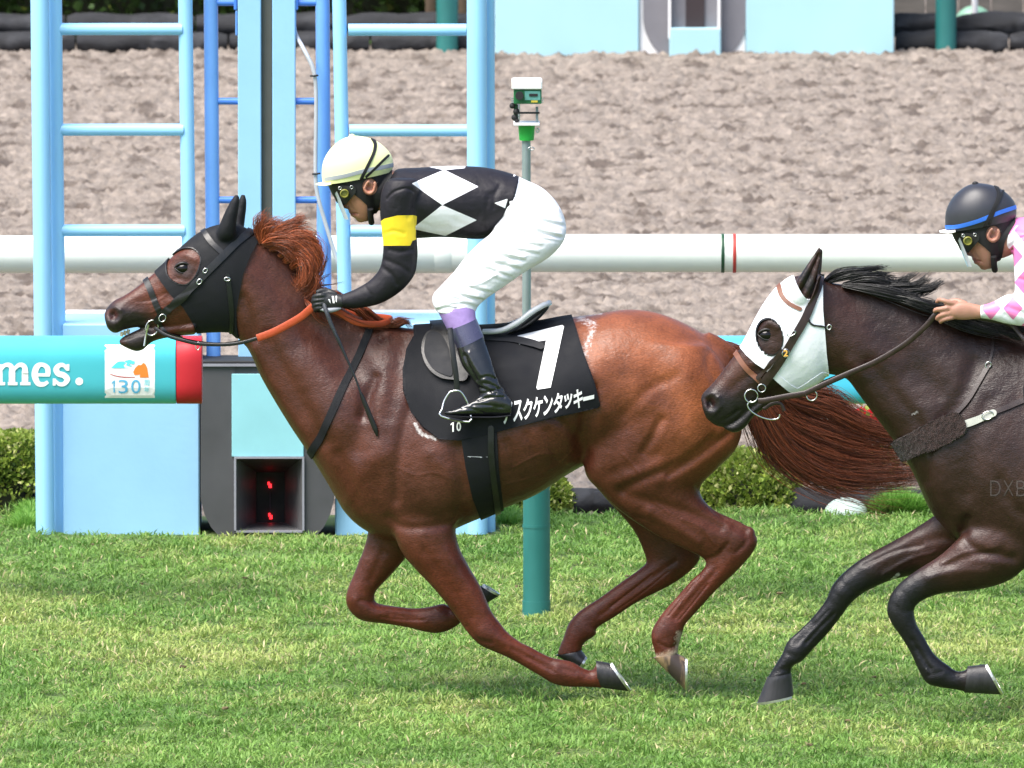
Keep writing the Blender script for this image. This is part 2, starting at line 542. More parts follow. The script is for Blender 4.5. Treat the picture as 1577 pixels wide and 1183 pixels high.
def pieces(V, T, least=24):
    """connected pieces of a triangle mesh"""
    lab = np.arange(len(V))
    while True:
        m = lab[T].min(1); new = lab.copy()
        for k in range(3): np.minimum.at(new, T[:, k], m)
        new = new[new]
        if (new == lab).all(): break
        lab = new
    tl = lab[T[:, 0]]; out = []
    for u in np.unique(tl):
        t = T[tl == u]
        if len(t) < least: continue
        used = np.unique(t); mp = np.full(len(V), -1); mp[used] = np.arange(len(used)); out.append((V[used], mp[t]))
    return out

def addp(name, V, T, mat, parent, **k):
    return [add(name, a, b, mat, parent, **k) for a, b in pieces(V, T)]

# ------------------------------------------------------------------ hair
def hair(guides, count, rad, seed, spread=(6, 6, .02), jit=2.5, n=14, taper=.25, side=3, colA=(.2, .07, .03), colB=(.1, .03, .012), Y=0.0):
    """guides: list of (weight, [(px,py,Yoff),...]) root to tip. Strands follow a guide with a scattered root"""
    rg = np.random.default_rng(seed)
    gs = [(w, np.asarray([list(p) + [0] * (3 - len(p)) for p in g], float)) for w, g in guides]
    w = np.array([g[0] for g in gs], float); w /= w.sum()
    Vs, Fs, Cs, nb = [], [], [], 0
    for s in range(count):
        g = gs[rg.choice(len(gs), p=w)][1]
        c = catmull(g, 6); L = rg.uniform(.6, 1.0)
        t = np.linspace(0, L, n); idx = t * (len(c) - 1); i0 = np.clip(idx.astype(int), 0, len(c) - 2); fr = (idx - i0)[:, None]
        q = c[i0] * (1 - fr) + c[i0 + 1] * fr
        o = rg.normal(0, 1, 3) * spread; o2 = rg.normal(0, 1, 3) * spread
        env = (.35 + .65 * np.sin(np.clip(t * 1.15, 0, 1) * math.pi))[:, None]
        ph = rg.uniform(0, 6.28, 2); fq = rg.uniform(3, 8, 2)
        wv = np.stack([np.sin(t * fq[0] + ph[0]), np.sin(t * fq[1] + ph[1]), 0 * t], 1) * jit * t[:, None]
        q = q + o * .6 * env + o2 * .5 * t[:, None] + wv
        X = P(q[:, 0], q[:, 1], Y + q[:, 2])
        r = rad * rg.uniform(.6, 1.3) * np.clip(1 - (t / L) ** 2 * (1 - taper), 0.05, 1)
        Tn = np.gradient(X, axis=0); Tn /= np.linalg.norm(Tn, axis=1)[:, None] + 1e-9
        u = np.cross(Tn, rg.normal(0, 1, 3)); u /= np.linalg.norm(u, axis=1)[:, None] + 1e-9; v = np.cross(Tn, u)
        ring = []
        for k in range(side):
            a = 2 * math.pi * k / side
            ring.append(X + (math.cos(a) * u + math.sin(a) * v) * r[:, None])
        R = np.stack(ring, 1).reshape(-1, 3); Vs.append(R)
        ii = np.arange(n - 1)
        for k in range(side):
            k2 = (k + 1) % side
            Fs.append(np.stack([ii * side + k, ii * side + k2, (ii + 1) * side + k2, (ii + 1) * side + k], 1) + nb)
        nb += n * side
        m = rg.uniform(0, 1); cc = np.array(colA) * m + np.array(colB) * (1 - m); Cs.append(np.tile(cc * rg.uniform(.75, 1.3), (n * side, 1)))
    return np.concatenate(Vs), np.concatenate(Fs), np.concatenate(Cs)
m_steel = M('steel', (.62, .62, .62), .22, metal=1.0, var=.05)

def ring3(c, ax, ay, r, name, mat, root, n=22, k=(1, 1), full=True, a0=0, a1=6.283):
    """a wire ring: centre, in-plane axes (world vectors), wire radius"""
    t = np.linspace(a0, a1, n, endpoint=not full)
    pts = [np.array(c) + math.cos(x) * np.array(ax) + math.sin(x) * np.array(ay) for x in t]
    if full: pts = pts + pts[:2]
    add(name, *tube(pts, r, 8, 1, smoothp=False, cap=not full), mat, root)


# ================================================================== GROUND
def fft_noise(nx, ny, dx, dy, lo, hi, beta, seed, ax=1.0, ay=1.0):
    """band limited fractal height field; lo..hi wavelengths in metres"""
    rg = np.random.default_rng(seed)
    f = np.fft.fft2(rg.normal(size=(ny, nx)))
    fx = np.fft.fftfreq(nx, dx)[None, :] * ax; fy = np.fft.fftfreq(ny, dy)[:, None] * ay
    k = np.sqrt(fx ** 2 + fy ** 2); k[0, 0] = 1
    a = k ** (-beta) * np.exp(-(k * lo) ** 2) * (1 - np.exp(-(k * hi) ** 2)); a[0, 0] = 0
    h = np.real(np.fft.ifft2(f * a)); return h / h.std()

def sample(H, x, y, x0, y0, dx, dy):
    u = (x - x0) / dx; v = (y - y0) / dy
    i = np.clip(u.astype(int), 0, H.shape[1] - 2); j = np.clip(v.astype(int), 0, H.shape[0] - 2)
    a = u - i; b = v - j
    return (H[j, i] * (1 - a) + H[j, i + 1] * a) * (1 - b) + (H[j + 1, i] * (1 - a) + H[j + 1, i + 1] * a) * b

def gridmesh(x0, x1, y0, y1, nx, ny, H):
    X, Y = np.meshgrid(np.linspace(x0, x1, nx), np.linspace(y0, y1, ny))
    V = np.stack([X.ravel(), Y.ravel(), H.ravel()], 1)
    i = np.arange(nx - 1)[None, :] + np.arange(ny - 1)[:, None] * nx; i = i.ravel()
    return V, np.stack([i, i + 1, i + 1 + nx, i + nx], 1)

m_earth = M('far_ground', (.20, .17, .13), .95, var=.15, scale=.6)
add('ground', *box(-400, 400, -120, 900, -.6, -.12), m_earth, kind='structure', smooth=False)

# turf base sheet
YT = 6.86                                   # far edge of the turf
m_soil = M('turf_soil', (.09, .14, .035), .95, var=.4, scale=6)
tx0, ty0, tdx = -30, -60, .05
HS = fft_noise(640, 220, tdx, tdx, .12, 1.2, 1.4, 4)
gx0, gy0 = -16.0, -3.0
def turf_h(x, y): return .007 * sample(HS, np.clip(x, gx0, gx0 + 31.9), np.clip(y, gy0, gy0 + 10.9), gx0, gy0, tdx, tdx)
nx, ny = 260, 110
Xg, Yg = np.meshgrid(np.linspace(-6.5, 6.5, nx), np.linspace(-3, YT, ny))
V, F = gridmesh(-6.5, 6.5, -3, YT, nx, ny, turf_h(Xg.ravel(), Yg.ravel()).reshape(Xg.shape) - .004)
add('turf', V, F, m_soil, kind='structure')
m_turffar = M('turf_far', (.10, .19, .035), .95, var=.35, scale=3, bump=.02, bscale=40)
add('turf_outfield', *join(box(-60, 60, -60, -2.7, -.10, -.022), box(-60, -6.5, -3.0, YT, -.10, -.006), box(6.5, 60, -3.0, YT, -.10, -.006)), m_turffar, kind='structure', smooth=False)

# grass blades
def grass(n, x0, x1, y0, y1, seed, hgt=.036, wid=.0033, name='grass', tall=1.0, tint=None):
    rg = np.random.default_rng(seed)
    x = rg.uniform(x0, x1, n); y = rg.uniform(y0, y1, n)
    ok = clear_of_tower(x, y); x, y = x[ok], y[ok]; n = len(x)
    cl = sample(GL, x, y, gx0, gy0, tdx, tdx); c2 = sample(GM, x, y, gx0, gy0, tdx, tdx); c3 = sample(GY, x, y, gx0, gy0, tdx, tdx)
    h = hgt * tall * np.clip(1 + .46 * cl, .2, 2.2) * rg.uniform(.55, 1.25, n)
    az = rg.uniform(0, 2 * math.pi, n); lean = np.abs(rg.normal(.75, .3, n))
    z = turf_h(x, y) - .004
    B = np.stack([x, y, z], 1)
    d = np.stack([np.cos(az) * np.sin(lean), np.sin(az) * np.sin(lean), np.cos(lean)], 1)
    d2_ = d.copy(); d2_[:, :2] *= 1.6; d2_[:, 2] *= .55
    s = np.stack([-np.sin(az), np.cos(az), 0 * az], 1)
    tw = rg.normal(0, .5, (n, 3)) * .5; s = s + tw; s /= np.linalg.norm(s, axis=1)[:, None]
    w = (wid * rg.uniform(.6, 1.3, n))[:, None]
    mid = B + d * (h * .55)[:, None]; tip = mid + d2_ * (h * .5)[:, None]
    V = np.stack([B - s * w * .4, mid - s * w, tip, mid + s * w], 1).reshape(-1, 3)
    i = np.arange(n) * 4
    F = np.concatenate([np.stack([i, i + 1, i + 3], 1), np.stack([i + 1, i + 2, i + 3], 1)])
    g1, g2, yl, st = np.array([.105, .225, .040]), np.array([.205, .355, .075]), np.array([.41, .465, .14]), np.array([.50, .44, .24])
    t = np.clip(.5 + .22 * c2 + rg.normal(0, .22, n), 0, 1)[:, None]; C = g1 * (1 - t) + g2 * t
    # a paler, worn band along the middle of the running line
    band = np.exp(-((y - 2.3) / 2.1) ** 2)
    ty = np.clip(-.10 + .24 * c3 + .42 * band + rg.normal(0, .18, n), 0, .85)[:, None]; C = C * (1 - ty) + yl * ty
    ss = (rg.random(n) < (.025 + .05 * band + .03 * np.clip(c3, 0, 2)))[:, None]; C = np.where(ss, st, C)
    if tint is not None: C = C * np.array(tint)
    C = C * rg.uniform(.75, 1.25, (n, 1))
    C4 = np.repeat(C, 4, 0)
    return add(name, V, F, m_grass, kind='stuff', attrs={'coat': C4}, smooth=True)
def clear_of_tower(x, y): return ~((y > YB - .07) & (x > P(52, 800, YB)[0]) & (x < P(770, 800, YB)[0]))
YB = 6.05
GL = fft_noise(640, 220, tdx, tdx, .06, .35, 1.1, 14); GM = fft_noise(640, 220, tdx, tdx, .15, 2.0, 1.3, 15); GY = fft_noise(640, 220, tdx, tdx, .12, 2.2, 1.2, 16, 1.0, 1.6)
m_grass = M_leafy('grass_blades', .35)
grass(460000, -3.6, 3.6, -2.2, YT, 31)
grass(55000, -6.4, -3.6, -2.5, YT, 32, wid=.0055); grass(55000, 3.6, 6.4, -2.5, YT, 33, wid=.0055)

# loose crumbs of soil and straw lying in the turf
rgk = np.random.default_rng(77); Vk, Fk, nk = [], [], 0
for _ in range(70):
    x_, y_ = rgk.uniform(-2.6, 2.6), rgk.uniform(-1.8, 6.0); r_ = rgk.uniform(.003, .009)
    a_, f_ = sphere((x_, y_, rgk.uniform(.012, .03)), r_ * rgk.uniform(.8, 2.2), r_, r_ * .7, 6, 4); Vk.append(a_ + rgk.normal(0, r_ * .18, a_.shape)); Fk += [[i + nk for i in q] for q in f_]; nk += len(a_)
add('soil_crumbs', np.concatenate(Vk), Fk, M('crumb_soil', (.13, .10, .05), .95, var=.5), kind='stuff', smooth=False)

# dirt course
nx, ny = 480, 640
xs, xe, ys, ye = -4.6, 4.6, 6.9, 31.0
Hd = fft_noise(nx, ny, (xe - xs) / nx, (ye - ys) / ny, .022, .13, .9, 8, .8, .95) * .0095
Hd += fft_noise(nx, ny, (xe - xs) / nx, (ye - ys) / ny, .015, .08, .5, 9, .7, 1.0) * .0042
Hl = fft_noise(nx, ny, (xe - xs) / nx, (ye - ys) / ny, .25, 2.5, 1.0, 10, .5, 1.2) * .005
Hd = np.sign(Hd) * np.abs(Hd) ** 1.0 + Hl - .03 + (np.clip((np.linspace(ys, ye, ny) - 22) / 8.6, 0, 1) * .042)[:, None]
V, F = gridmesh(xs, xe, ys, ye, nx, ny, Hd)
m_dirt = M('sand_and_dirt', (.215, .182, .155), .95, var=.38, scale=12, bump=.012, bscale=30, stretch=(1, .55, 1), second=(.10, .08, .067), sthr=.565, spec=.2)
add('dirt_track', V, F, m_dirt, kind='structure')
for sd in (-1, 1):
    Ho = fft_noise(200, 260, .06, .093, .08, .4, .9, 18 + sd) * .010 - .03 + (np.clip((np.linspace(ys, ye, 260) - 22) / 8.6, 0, 1) * .042)[:, None]
    a_, b_ = (xe, xe + 12) if sd > 0 else (xs - 12, xs)
    V, F = gridmesh(a_, b_, ys, ye, 200, 260, Ho); add('dirt_track', V, F, m_dirt, kind='structure')
add('dirt_track_beyond', *join(box(-60, xs - 12, ys, 36, -.11, -.03), box(xe + 12, 60, ys, 36, -.11, -.03), box(xs, xe, 31.0, 36, -.11, -.03)), m_dirt, kind='structure', smooth=False)

# ================================================================== FINISH STRUCTURE
def pz(px, py, Y): return P(px, py, Y)
def vpost(px0, px1, pyt, pyb, Y, name, mat, root, top=None, r=None, lean=0, n=24):
    """a round post between two pixel edges, standing from pyb up to pyt (or world height top)"""
    a = P((px0 + px1) / 2, pyb, Y); b = P((px0 + px1) / 2 - lean, pyt, Y)
    if top is not None: k = (top - a[2]) / (b[2] - a[2]); b = a + (b - a) * k
    rad = (P(px1, pyb, Y)[0] - P(px0, pyb, Y)[0]) / 2
    return add(name, *tube([a, (a + b) / 2, b], rad, n, 1, smoothp=False), mat, root)

m_sky = M('sky_blue_paint', (.30, .60, .88), .42, var=.07, scale=3.2, stretch=(1, 1, .35), second=(.17, .47, .84), sthr=.60, rvar=.08)
m_sky2 = M('sky_blue_painted_panel', (.29, .54, .78), .55, var=.05, scale=2.2, second=(.23, .48, .72), sthr=.62, bump=.0006, bscale=40)
m_blue2 = M('mid_blue_paint', (.15, .35, .76), .35, var=.06, scale=4)
m_bluerung = M('strong_blue_paint', (.07, .22, .68), .35, var=.06)
m_teallight = M('light_teal_panel', (.26, .56, .62), .55, var=.08, scale=3, second=(.17, .42, .48), sthr=.6)
m_housing = M('dark_grey_housing', (.060, .060, .066), .6, var=.15, scale=5)
m_trim = M('pale_metal_trim', (.26, .26, .30), .4, var=.1)
m_inner = M('black_recess', (.012, .012, .013), .7)
m_olive = M('grey_olive_strip', (.08, .08, .068), .6)
m_led = M('red_lamp', (.5, .01, .01), .4, emit=(1, .02, .03), estr=.7)
m_white = M('white_paint', (.80, .80, .80), .4, var=.03)
YB = 6.05
fs = empty('finish_tower', P(412, 822, YB), 'sky blue finishing post tower of tubes and panels behind the first horse', 'finish tower')
TOP = 6.2
# left ladder
vpost(55.5, 84, 100, 822, YB, 'post', m_sky, fs, TOP, lean=7.5)
vpost(80, 104, 100, 822, YB + .09, 'post', m_sky, fs, TOP, lean=7.5)
vpost(281, 303, 45, 486, YB + .1, 'post', m_sky, fs, TOP, lean=6)
def lad(x0, x1, ys_, Y, dxl, mat, rad=.0255):
    for k in range(-16, 3):
        y = ys_ + 155 * k
        if y > 470: continue
        s_ = (355 - y) * dxl
        V_, F_ = tube([P(x0 - s_, y, Y), P((x0 + x1) / 2 - s_, y, Y), P(x1 - s_, y, Y)], rad, 16, 1, smoothp=False)
        if P(x0, y, Y)[2] < TOP: add('rung', V_, F_, mat, fs)
lad(90, 284.5, 355, YB + .09, .012, m_sky)
# right ladder
vpost(520.5, 542, 45, 486, YB + .1, 'post', m_sky, fs, TOP, lean=8)
vpost(720, 751, 100, 822, YB, 'post', m_sky, fs, TOP, lean=1)
vpost(741, 763, 100, 822, YB + .09, 'post', m_sky, fs, TOP, lean=1)
lad(540, 722, 356, YB + .09, .012, m_sky)
# centre frame
vpost(318, 340, 45, 560, YB + .18, 'post', m_blue2, fs, TOP, lean=4)
vpost(489, 511, 45, 560, YB + .18, 'post', m_blue2, fs, TOP, lean=3)
def panel(name, x0, x1, yt, yb, Y0, Y1_, mat, root=None, bev=.004, top=None):
    a = P(x0, yb, Y0); b = P(x1, yt, Y0); zt = b[2] if top is None else top
    return add(name, *box(a[0], b[0], Y0, Y1_, a[2], zt, bev), mat, root if root is not None else fs, smooth=False)
panel('mirror_panel', 367, 402, 0, 560, YB + .14, YB + .20, m_sky2, top=TOP)
panel('mirror_panel', 420, 455, 0, 560, YB + .14, YB + .20, m_sky2, top=TOP)
panel('centre_strip', 402.5, 419.5, 0, 560, YB + .17, YB + .22, m_olive, top=TOP)
for y in (156, 308, 460, 4, -148, -300, -452):
    for (x0, x1) in ((330, 368), (454, 498)):
        add('rung', *tube([P(x0, y, YB + .18), P((x0 + x1) / 2, y, YB + .18), P(x1, y, YB + .18)], .0145, 12, 1, smoothp=False), m_bluerung, fs)
for x in (362, 456): panel('bracket', x - 2, x + 3, -40, 16, YB + .15, YB + .19, m_bluerung)
for x in (364, 454.5): panel('bracket', x - 1.5, x + 1.5, 17, 55, YB + .15, YB + .19, m_blue2)
m_cond = M('grey_conduit', (.42, .44, .47), .5, var=.1)
add('conduit', *tube([P(453, 40, YB + .2), P(456, 54, YB + .18), P(470, 80, YB + .12), P(484, 112, YB + .1), P(487, 160, YB + .1), P(486, 260, YB + .1), P(489, 300, YB + .1), P(503, 350, YB + .1), P(516, 392, YB + .1), P(524, 418, YB + .1), P(528, 470, YB + .1)], .0085, 10, 3), m_cond, fs)
for (x, y) in ((484, 117), (487, 268)): add('cable_tie', *tube([P(x - 6, y, YB + .09), P(x, y, YB + .085), P(x + 6, y - 1, YB + .09)], .004, 8, 2), m_inner, fs)
# base boxes
def opentray(x0, x1, yt, yb):
    a = P(x0, yb, YB + .02); b = P(x1, yt, YB + .02)
    panel('base_panel', x0, x1, yt + 14, yb, YB + .02, YB + .5, m_sky2, bev=.006)
    t = b[2]; zt = P(x1, yt + 14, YB + .02)[2]
    # raised rim and back board of the tray
    add('back_board', *box(a[0], b[0], YB + .50, YB + .53, a[2], P(x1, yt - 1, YB + .5)[2], .003), m_blue2, fs, smooth=False)
    add('rim', *box(a[0], b[0], YB + .485, YB + .55, P(x1, yt - 1, YB + .5)[2] + .001, P(x1, yt - 6, YB + .5)[2], .003), m_white, fs, smooth=False)
opentray(97.5, 307, 485, 826); opentray(516, 727, 485, 826)
a = P(308, 828, YB)
# the grey housing: sheet with rounded lower corners and a real recess
hw0, hw1 = 309, 514.5
outl = [(hw0, 565)] + [(hw0, y) for y in np.linspace(600, 770, 6)] + [(hw0 + 6, 792), (hw0 + 16, 812), (hw0 + 28, 826)] + [(hw1 - 28, 826), (hw1 - 16, 812), (hw1 - 6, 792)] + [(hw1, y) for y in np.linspace(770, 600, 6)] + [(hw1, 565)]
m_o = np.array(outl); inner = [(362, 703), (362, 820), (467, 820), (467, 703)]
L_ = [p for p in outl if p[0] < 412]; R_ = [p for p in outl if p[0] > 412]
add('housing', *prism([(hw0, 565)] + L_[1:] + [(362, 826), (362, 565)], YB - .045, YB + .45), m_housing, fs, smooth=False)
add('housing', *prism([(467, 565), (467, 826)] + R_[:-1] + [(hw1, 565)], YB - .045, YB + .45), m_housing, fs, smooth=False)
panel('housing_top', 362.3, 466.7, 565, 702, YB - .040, YB + .45, m_housing, bev=0)
panel('housing_foot', 362.3, 466.7, 820.5, 827, YB - .040, YB + .45, m_housing, bev=0)
panel('housing_lid', 306, 517, 556, 564, YB - .05, YB + .2, m_inner, bev=.003)
panel('lid_edge', 306, 517, 560.5, 564.5, YB - .058, YB - .052, m_trim, bev=0)
panel('lid_edge', 306, 517, 551, 556, YB + .10, YB + .14, m_trim, bev=0)
panel('teal_panel', 357, 467.5, 576, 703.5, YB - .052, YB - .041, m_teallight, bev=.002)
panel('recess_back', 392, 440, 700, 822, YB + .34, YB + .36, m_inner, bev=0)
# splayed walls of the recess
def quad3(name, pts, mat, th=.004):
    pts = [np.array(p) for p in pts]; n = np.cross(pts[1] - pts[0], pts[2] - pts[0]); n /= np.linalg.norm(n)
    V = np.array(pts + [p + n * th for p in pts])
    add(name, V, [[3, 2, 1, 0], [4, 5, 6, 7], [0, 1, 5, 4], [1, 2, 6, 5], [2, 3, 7, 6], [3, 0, 4, 7]], mat, fs, smooth=False)
m_splay = M('grey_splay', (.10, .10, .105), .55, var=.1); m_splay2 = M('dark_splay', (.03, .03, .032), .6)
f0, f1 = YB - .046, YB + .33
quad3('recess_side', [P(363, 704, f0), P(363, 819, f0), P(393, 806, f1), P(393, 726, f1)], m_splay)
quad3('recess_side', [P(466, 819, f0), P(466, 704, f0), P(440, 726, f1), P(440, 806, f1)], m_splay)
quad3('recess_top', [P(363, 704, f0), P(393, 726, f1), P(440, 726, f1), P(466, 704, f0)], m_splay2)
quad3('recess_floor', [P(363, 819, f0), P(466, 819, f0), P(440, 806, f1), P(393, 806, f1)], m_splay)
for (x0, x1, y0, y1) in ((360.5, 363.5, 703.8, 820), (465.5, 468.5, 703.8, 820), (363.6, 465.4, 703.8, 706.5), (360.5, 468.5, 817.5, 820.4)):
    panel('recess_trim', x0, x1, y0, y1, YB - .062, YB - .047, m_trim, bev=0)
for (x, y) in ((415, 747), (416, 795)):
    for k, (ox, oy, w_, h_) in enumerate(((-2.6, -4.5, 3, 5), (.2, -1.5, 3.2, 6), (-1.2, 1.5, 2.2, 3))):
        panel('lamp', x + ox, x + ox + w_, y + oy, y + oy + h_, YB + .325, YB + .333 - .001 * k, m_led, bev=0)
panel('lamp_rod', 415.3, 416.6, 757, 788, YB + .327, YB + .333, M('dark_maroon', (.06, .03, .05), .6), bev=0)

# ================================================================== RAILS
m_rwhite = M('white_rail_plastic', (.80, .84, .76), .45, var=.02)
m_bgreen = M('dark_green_tape', (.015, .07, .03), .5); m_bred = M('red_tape', (.45, .04, .03), .5)
YR_ = 8.1
def hrail(root, x0w, x1w, pyc, hpx, Y, mat, name='rail', n=40, sq=1.0):
    c = P(788, pyc, Y); r = (P(788, pyc - hpx / 2, Y)[2] - P(788, pyc + hpx / 2, Y)[2]) / 2
    th = np.linspace(0, 2 * math.pi, n, endpoint=False)
    V = [];
    for x in (x0w, x0w + .003, x1w - .003, x1w):
        k = 1 if x0w < x < x1w else .985
        ct, st_ = np.cos(th), np.sin(th)
        V.append(np.stack([0 * th + x, c[1] + np.sign(ct) * np.abs(ct) ** sq * r * k * .95, c[2] + np.sign(st_) * np.abs(st_) ** sq * r * k], 1))
    V = np.concatenate(V); F = [[i * n + j, (i + 1) * n + j, (i + 1) * n + (j + 1) % n, i * n + (j + 1) % n] for i in range(3) for j in range(n)]
    F += [list(range(n)), [3 * n + j for j in range(n)][::-1]]
    return add(name, V, F, mat, root), c, r
wr_ = empty('running_rail', P(788, 737, YR_) , 'white tubular running rail of the dirt course', 'rail')
seam = [-9, P(684, 391, YR_)[0], 9]
hrail(wr_, -9, seam[1] - .002, 391.8, 58, YR_, m_rwhite); hrail(wr_, seam[1] + .002, 9, 390.2, 58.5, YR_, m_rwhite)
o, c, r = hrail(wr_, seam[1] - .04, seam[1] + .03, 391, 60, YR_, m_rwhite, 'joint_sleeve')
for (x, mt) in ((1113, m_bgreen), (1131, m_bred)):
    xx = P(x, 391, YR_)[0]; hrail(wr_, xx - .007, xx + .007, 390.2, 60.5, YR_, mt, 'marker_band')
for x in (P(742, 391, YR_)[0], P(-420, 391, YR_)[0], P(1990, 391, YR_)[0]):
    add('rail_post', *tube([(x, YR_ + .0, -.05), (x, YR_, .5), (x, YR_, c[2] - r * .8)], .03, 14, 1, smoothp=False), m_rwhite, wr_)

m_ltq = M('turquoise_vinyl_wrap', (.09, .56, .64), .35, var=.03, scale=3)
m_lbl = M('blue_vinyl_wrap', (.07, .50, .70), .35, var=.03, scale=3)
m_redcap = M('red_vinyl', (.45, .008, .018), .55, var=.03)
YL = 3.55
ar = empty('advert_rail', G(150, 945), 'turquoise padded rail with white lettering and red end at the left', 'rail')
xe_ = P(272, 570, YL)[0]; xr = P(311.5, 570, YL)[0]
o1, c1, r1 = hrail(ar, -8.5, xe_ - .001, 569.5, 102, YL, m_ltq, 'padding', 96, .55)
hrail(ar, xe_ + .001, xr, 569.5, 102, YL, m_redcap, 'end_cap', 96, .55)
m_whitev = M('white_vinyl', (.84, .84, .84), .4, var=.02); m_cy = M('cyan_ink', (.10, .42, .66), .5); m_cy2 = M('aqua_ink', (.10, .66, .74), .5); m_or = M('orange_ink', (.85, .22, .03), .5)
me_ = o1.data; VL_ = np.array([list(v.co) for v in me_.vertices]) + world_loc(ar)
BL = BVHTree.FromPolygons(VL_.tolist(), [list(p.vertices) for p in me_.polygons])
def onrail(name, Q, F, off, mat, BV=None, root=None):
    add(name, *decal(BV or BL, Q, F, off, YL - .13), mat, root or ar, smooth=False)
# slab-serif "mes."
def strokes(segs, w):
    out = []
    for pl, ww in segs:
        pl = np.array(pl, float); pl = catmull(pl, 5) if len(pl) > 2 else pl
        T_ = np.gradient(pl, axis=0); T_ /= np.linalg.norm(T_, axis=1)[:, None]; Nn_ = np.stack([-T_[:, 1], T_[:, 0]], 1)
        wv_ = np.interp(np.linspace(0, 1, len(pl)), np.linspace(0, 1, len(ww)), ww)[:, None] / 2 if isinstance(ww, (list, tuple)) else ww / 2
        Q_ = np.vstack([pl + Nn_ * wv_, pl - Nn_ * wv_]); n_ = len(pl)
        out.append((Q_, [[i, i + 1, n_ + i + 1, n_ + i] for i in range(n_ - 1)]))
    return out
let = []
let += [([(-4, 561), (-4, 592)], 10), ([(-12, 591), (5, 591)], 5), ([(-12, 564), (-2, 564)], 5)]
let += [([(-2, 570), (3, 563.5), (10, 562), (15, 566), (15.5, 575)], [5, 6, 7, 8, 10]), ([(15.5, 572), (15.5, 592)], 10), ([(9, 591), (24, 591)], 5)]
let += [([(18, 570), (24, 563.5), (30, 562), (35, 566), (35.5, 575)], [5, 6, 7, 8, 10]), ([(35.5, 572), (35.5, 592)], 10), ([(28, 591), (44, 591)], 5)]
let += [([(71, 588), (64, 592), (55, 590), (50.5, 577), (54, 565), (62, 561.5), (70, 567), (71, 577)], [5, 7, 8.5, 10, 9, 6, 8, 8]), ([(52, 577.5), (74, 577.5)], 5)]
let += [([(101, 570), (95, 562.8), (88, 563), (83.5, 569), (87, 575.5), (95, 578), (100.5, 584), (96, 591), (88, 591.5), (81, 585)], [4, 6, 7, 9, 9, 9, 9, 7, 6, 4]), ([(101.5, 561), (101.5, 571)], 4.5), ([(80.5, 583), (80.5, 594)], 4.5)]
for i, (Q_, F_) in enumerate(strokes([(a, b) for a, b in let], 1)): onrail('letter_stroke', Q_ + (3, 0), F_, .002 + .0004 * (i % 7), m_whitev)
t_ = np.linspace(0, 6.283, 18, endpoint=False); onrail('full_stop', np.stack([122 + 6 * np.cos(t_), 587.5 + 6 * np.sin(t_)], 1), [list(range(18))], .002, m_whitev)
# anniversary badge
Q_, F_ = flat2d([[(161.5, 531), (238.5, 531), (238.5, 613), (161.5, 613)]], 12)
ba = add('badge', *decal(BL, Q_, F_, .0016, YL - .13), m_whitev, ar, smooth=False)
def onbadge(name, Q, F, off, mat): add(name, *decal(BL, np.asarray(Q, float), F, off, YL - .13), mat, ba, smooth=False)
for ch, bx in (('1', (171.5, 586, 177, 604)), ('3', (182.5, 585, 197, 606)), ('0', (202, 585, 216.5, 606))):
    Q_, F_ = text2d(ch, bx) if ch != '1' else (np.array([(172, 589.5), (175.5, 586), (177, 586), (177, 604.5), (174.6, 604.5), (174.6, 589.5), (172, 591.5)], float), [[0, 1, 2, 3, 4, 5, 6]]); onbadge('numeral', Q_, F_, .003, m_cy)
for ch, bx in (('周', (222, 585, 230, 594)), ('年', (222, 596, 230, 604.5))):
    Q_, F_ = text2d(ch, bx); onbadge('small_character', Q_, F_, .003, m_cy2)
for i, ch in enumerate('函館競馬場'):
    Q_, F_ = text2d(ch, (171 + i * 12.2, 541, 179 + i * 12.2, 547.5)); onbadge('small_character', Q_, F_, .003, M('faint_aqua_ink', (.45, .72, .72), .5) if i == 0 else bpy.data.materials['faint_aqua_ink'])
Q_, F_ = flat2d([[(171, 567), (178, 560), (182, 557), (190, 556.5), (194, 559), (190, 562), (192, 566), (200, 567)]], 5); onbadge('hill_print', Q_, F_, .003, m_cy2)
Q_, F_ = flat2d([[(191, 556), (200, 554), (208, 557), (206, 561), (200, 560), (198, 562), (203, 563), (202, 564.5), (194, 562.5), (196, 559)]], 5); onbadge('hill_print', Q_, F_, .0033, m_cy2)
Q_, F_ = flat2d([[(205, 573), (208, 567), (213, 562), (217, 562.5), (221, 558.5), (224, 561), (227, 567), (229, 581.5), (215, 581.5), (216, 577), (211, 577.5), (207, 577.5)]], 5); onbadge('horse_head_print', Q_, F_, .003, m_or)
Q_, F_ = strokes([([(169.5, 576), (178, 579), (192, 581), (208, 581)], [1, 1.2, 1.4, 1])], 1)[0]; onbadge('red_line_print', Q_, F_, .003, m_redcap)
add('rail_bracket', *box(-6.02, -5.98, YL - .02, YL + .02, -.05, .84, .004), m_white, ar)
add('rail_bracket', *box(-3.52, -3.48, YL - .02, YL + .02, -.05, .84, .004), m_white, ar)

ar2 = empty('advert_rail', G(1400, 945), 'plain blue padded rail passing behind both horses on the right', 'rail')
x0_ = P(838, 570, YL)[0]
hrail(ar2, x0_, 9.0, 569.5, 102, YL, m_lbl, 'padding', 96, .55)
hrail(ar2, x0_ - .045, x0_ - .001, 569.5, 102, YL, m_white, 'end_cap', 96, .55)
add('rail_arm', *box(x0_ - .07, x0_ - .045, YL - .03, YL + .03, .78, .86, .004), m_white, ar2)
for x in (x0_ + 3.2, x0_ + 6.4): add('rail_bracket', *box(x - .02, x + .02, YL - .02, YL + .02, -.05, .84, .004), m_white, ar2)
# a little of the pale gap seen at far left under the rail is the panel of the tower

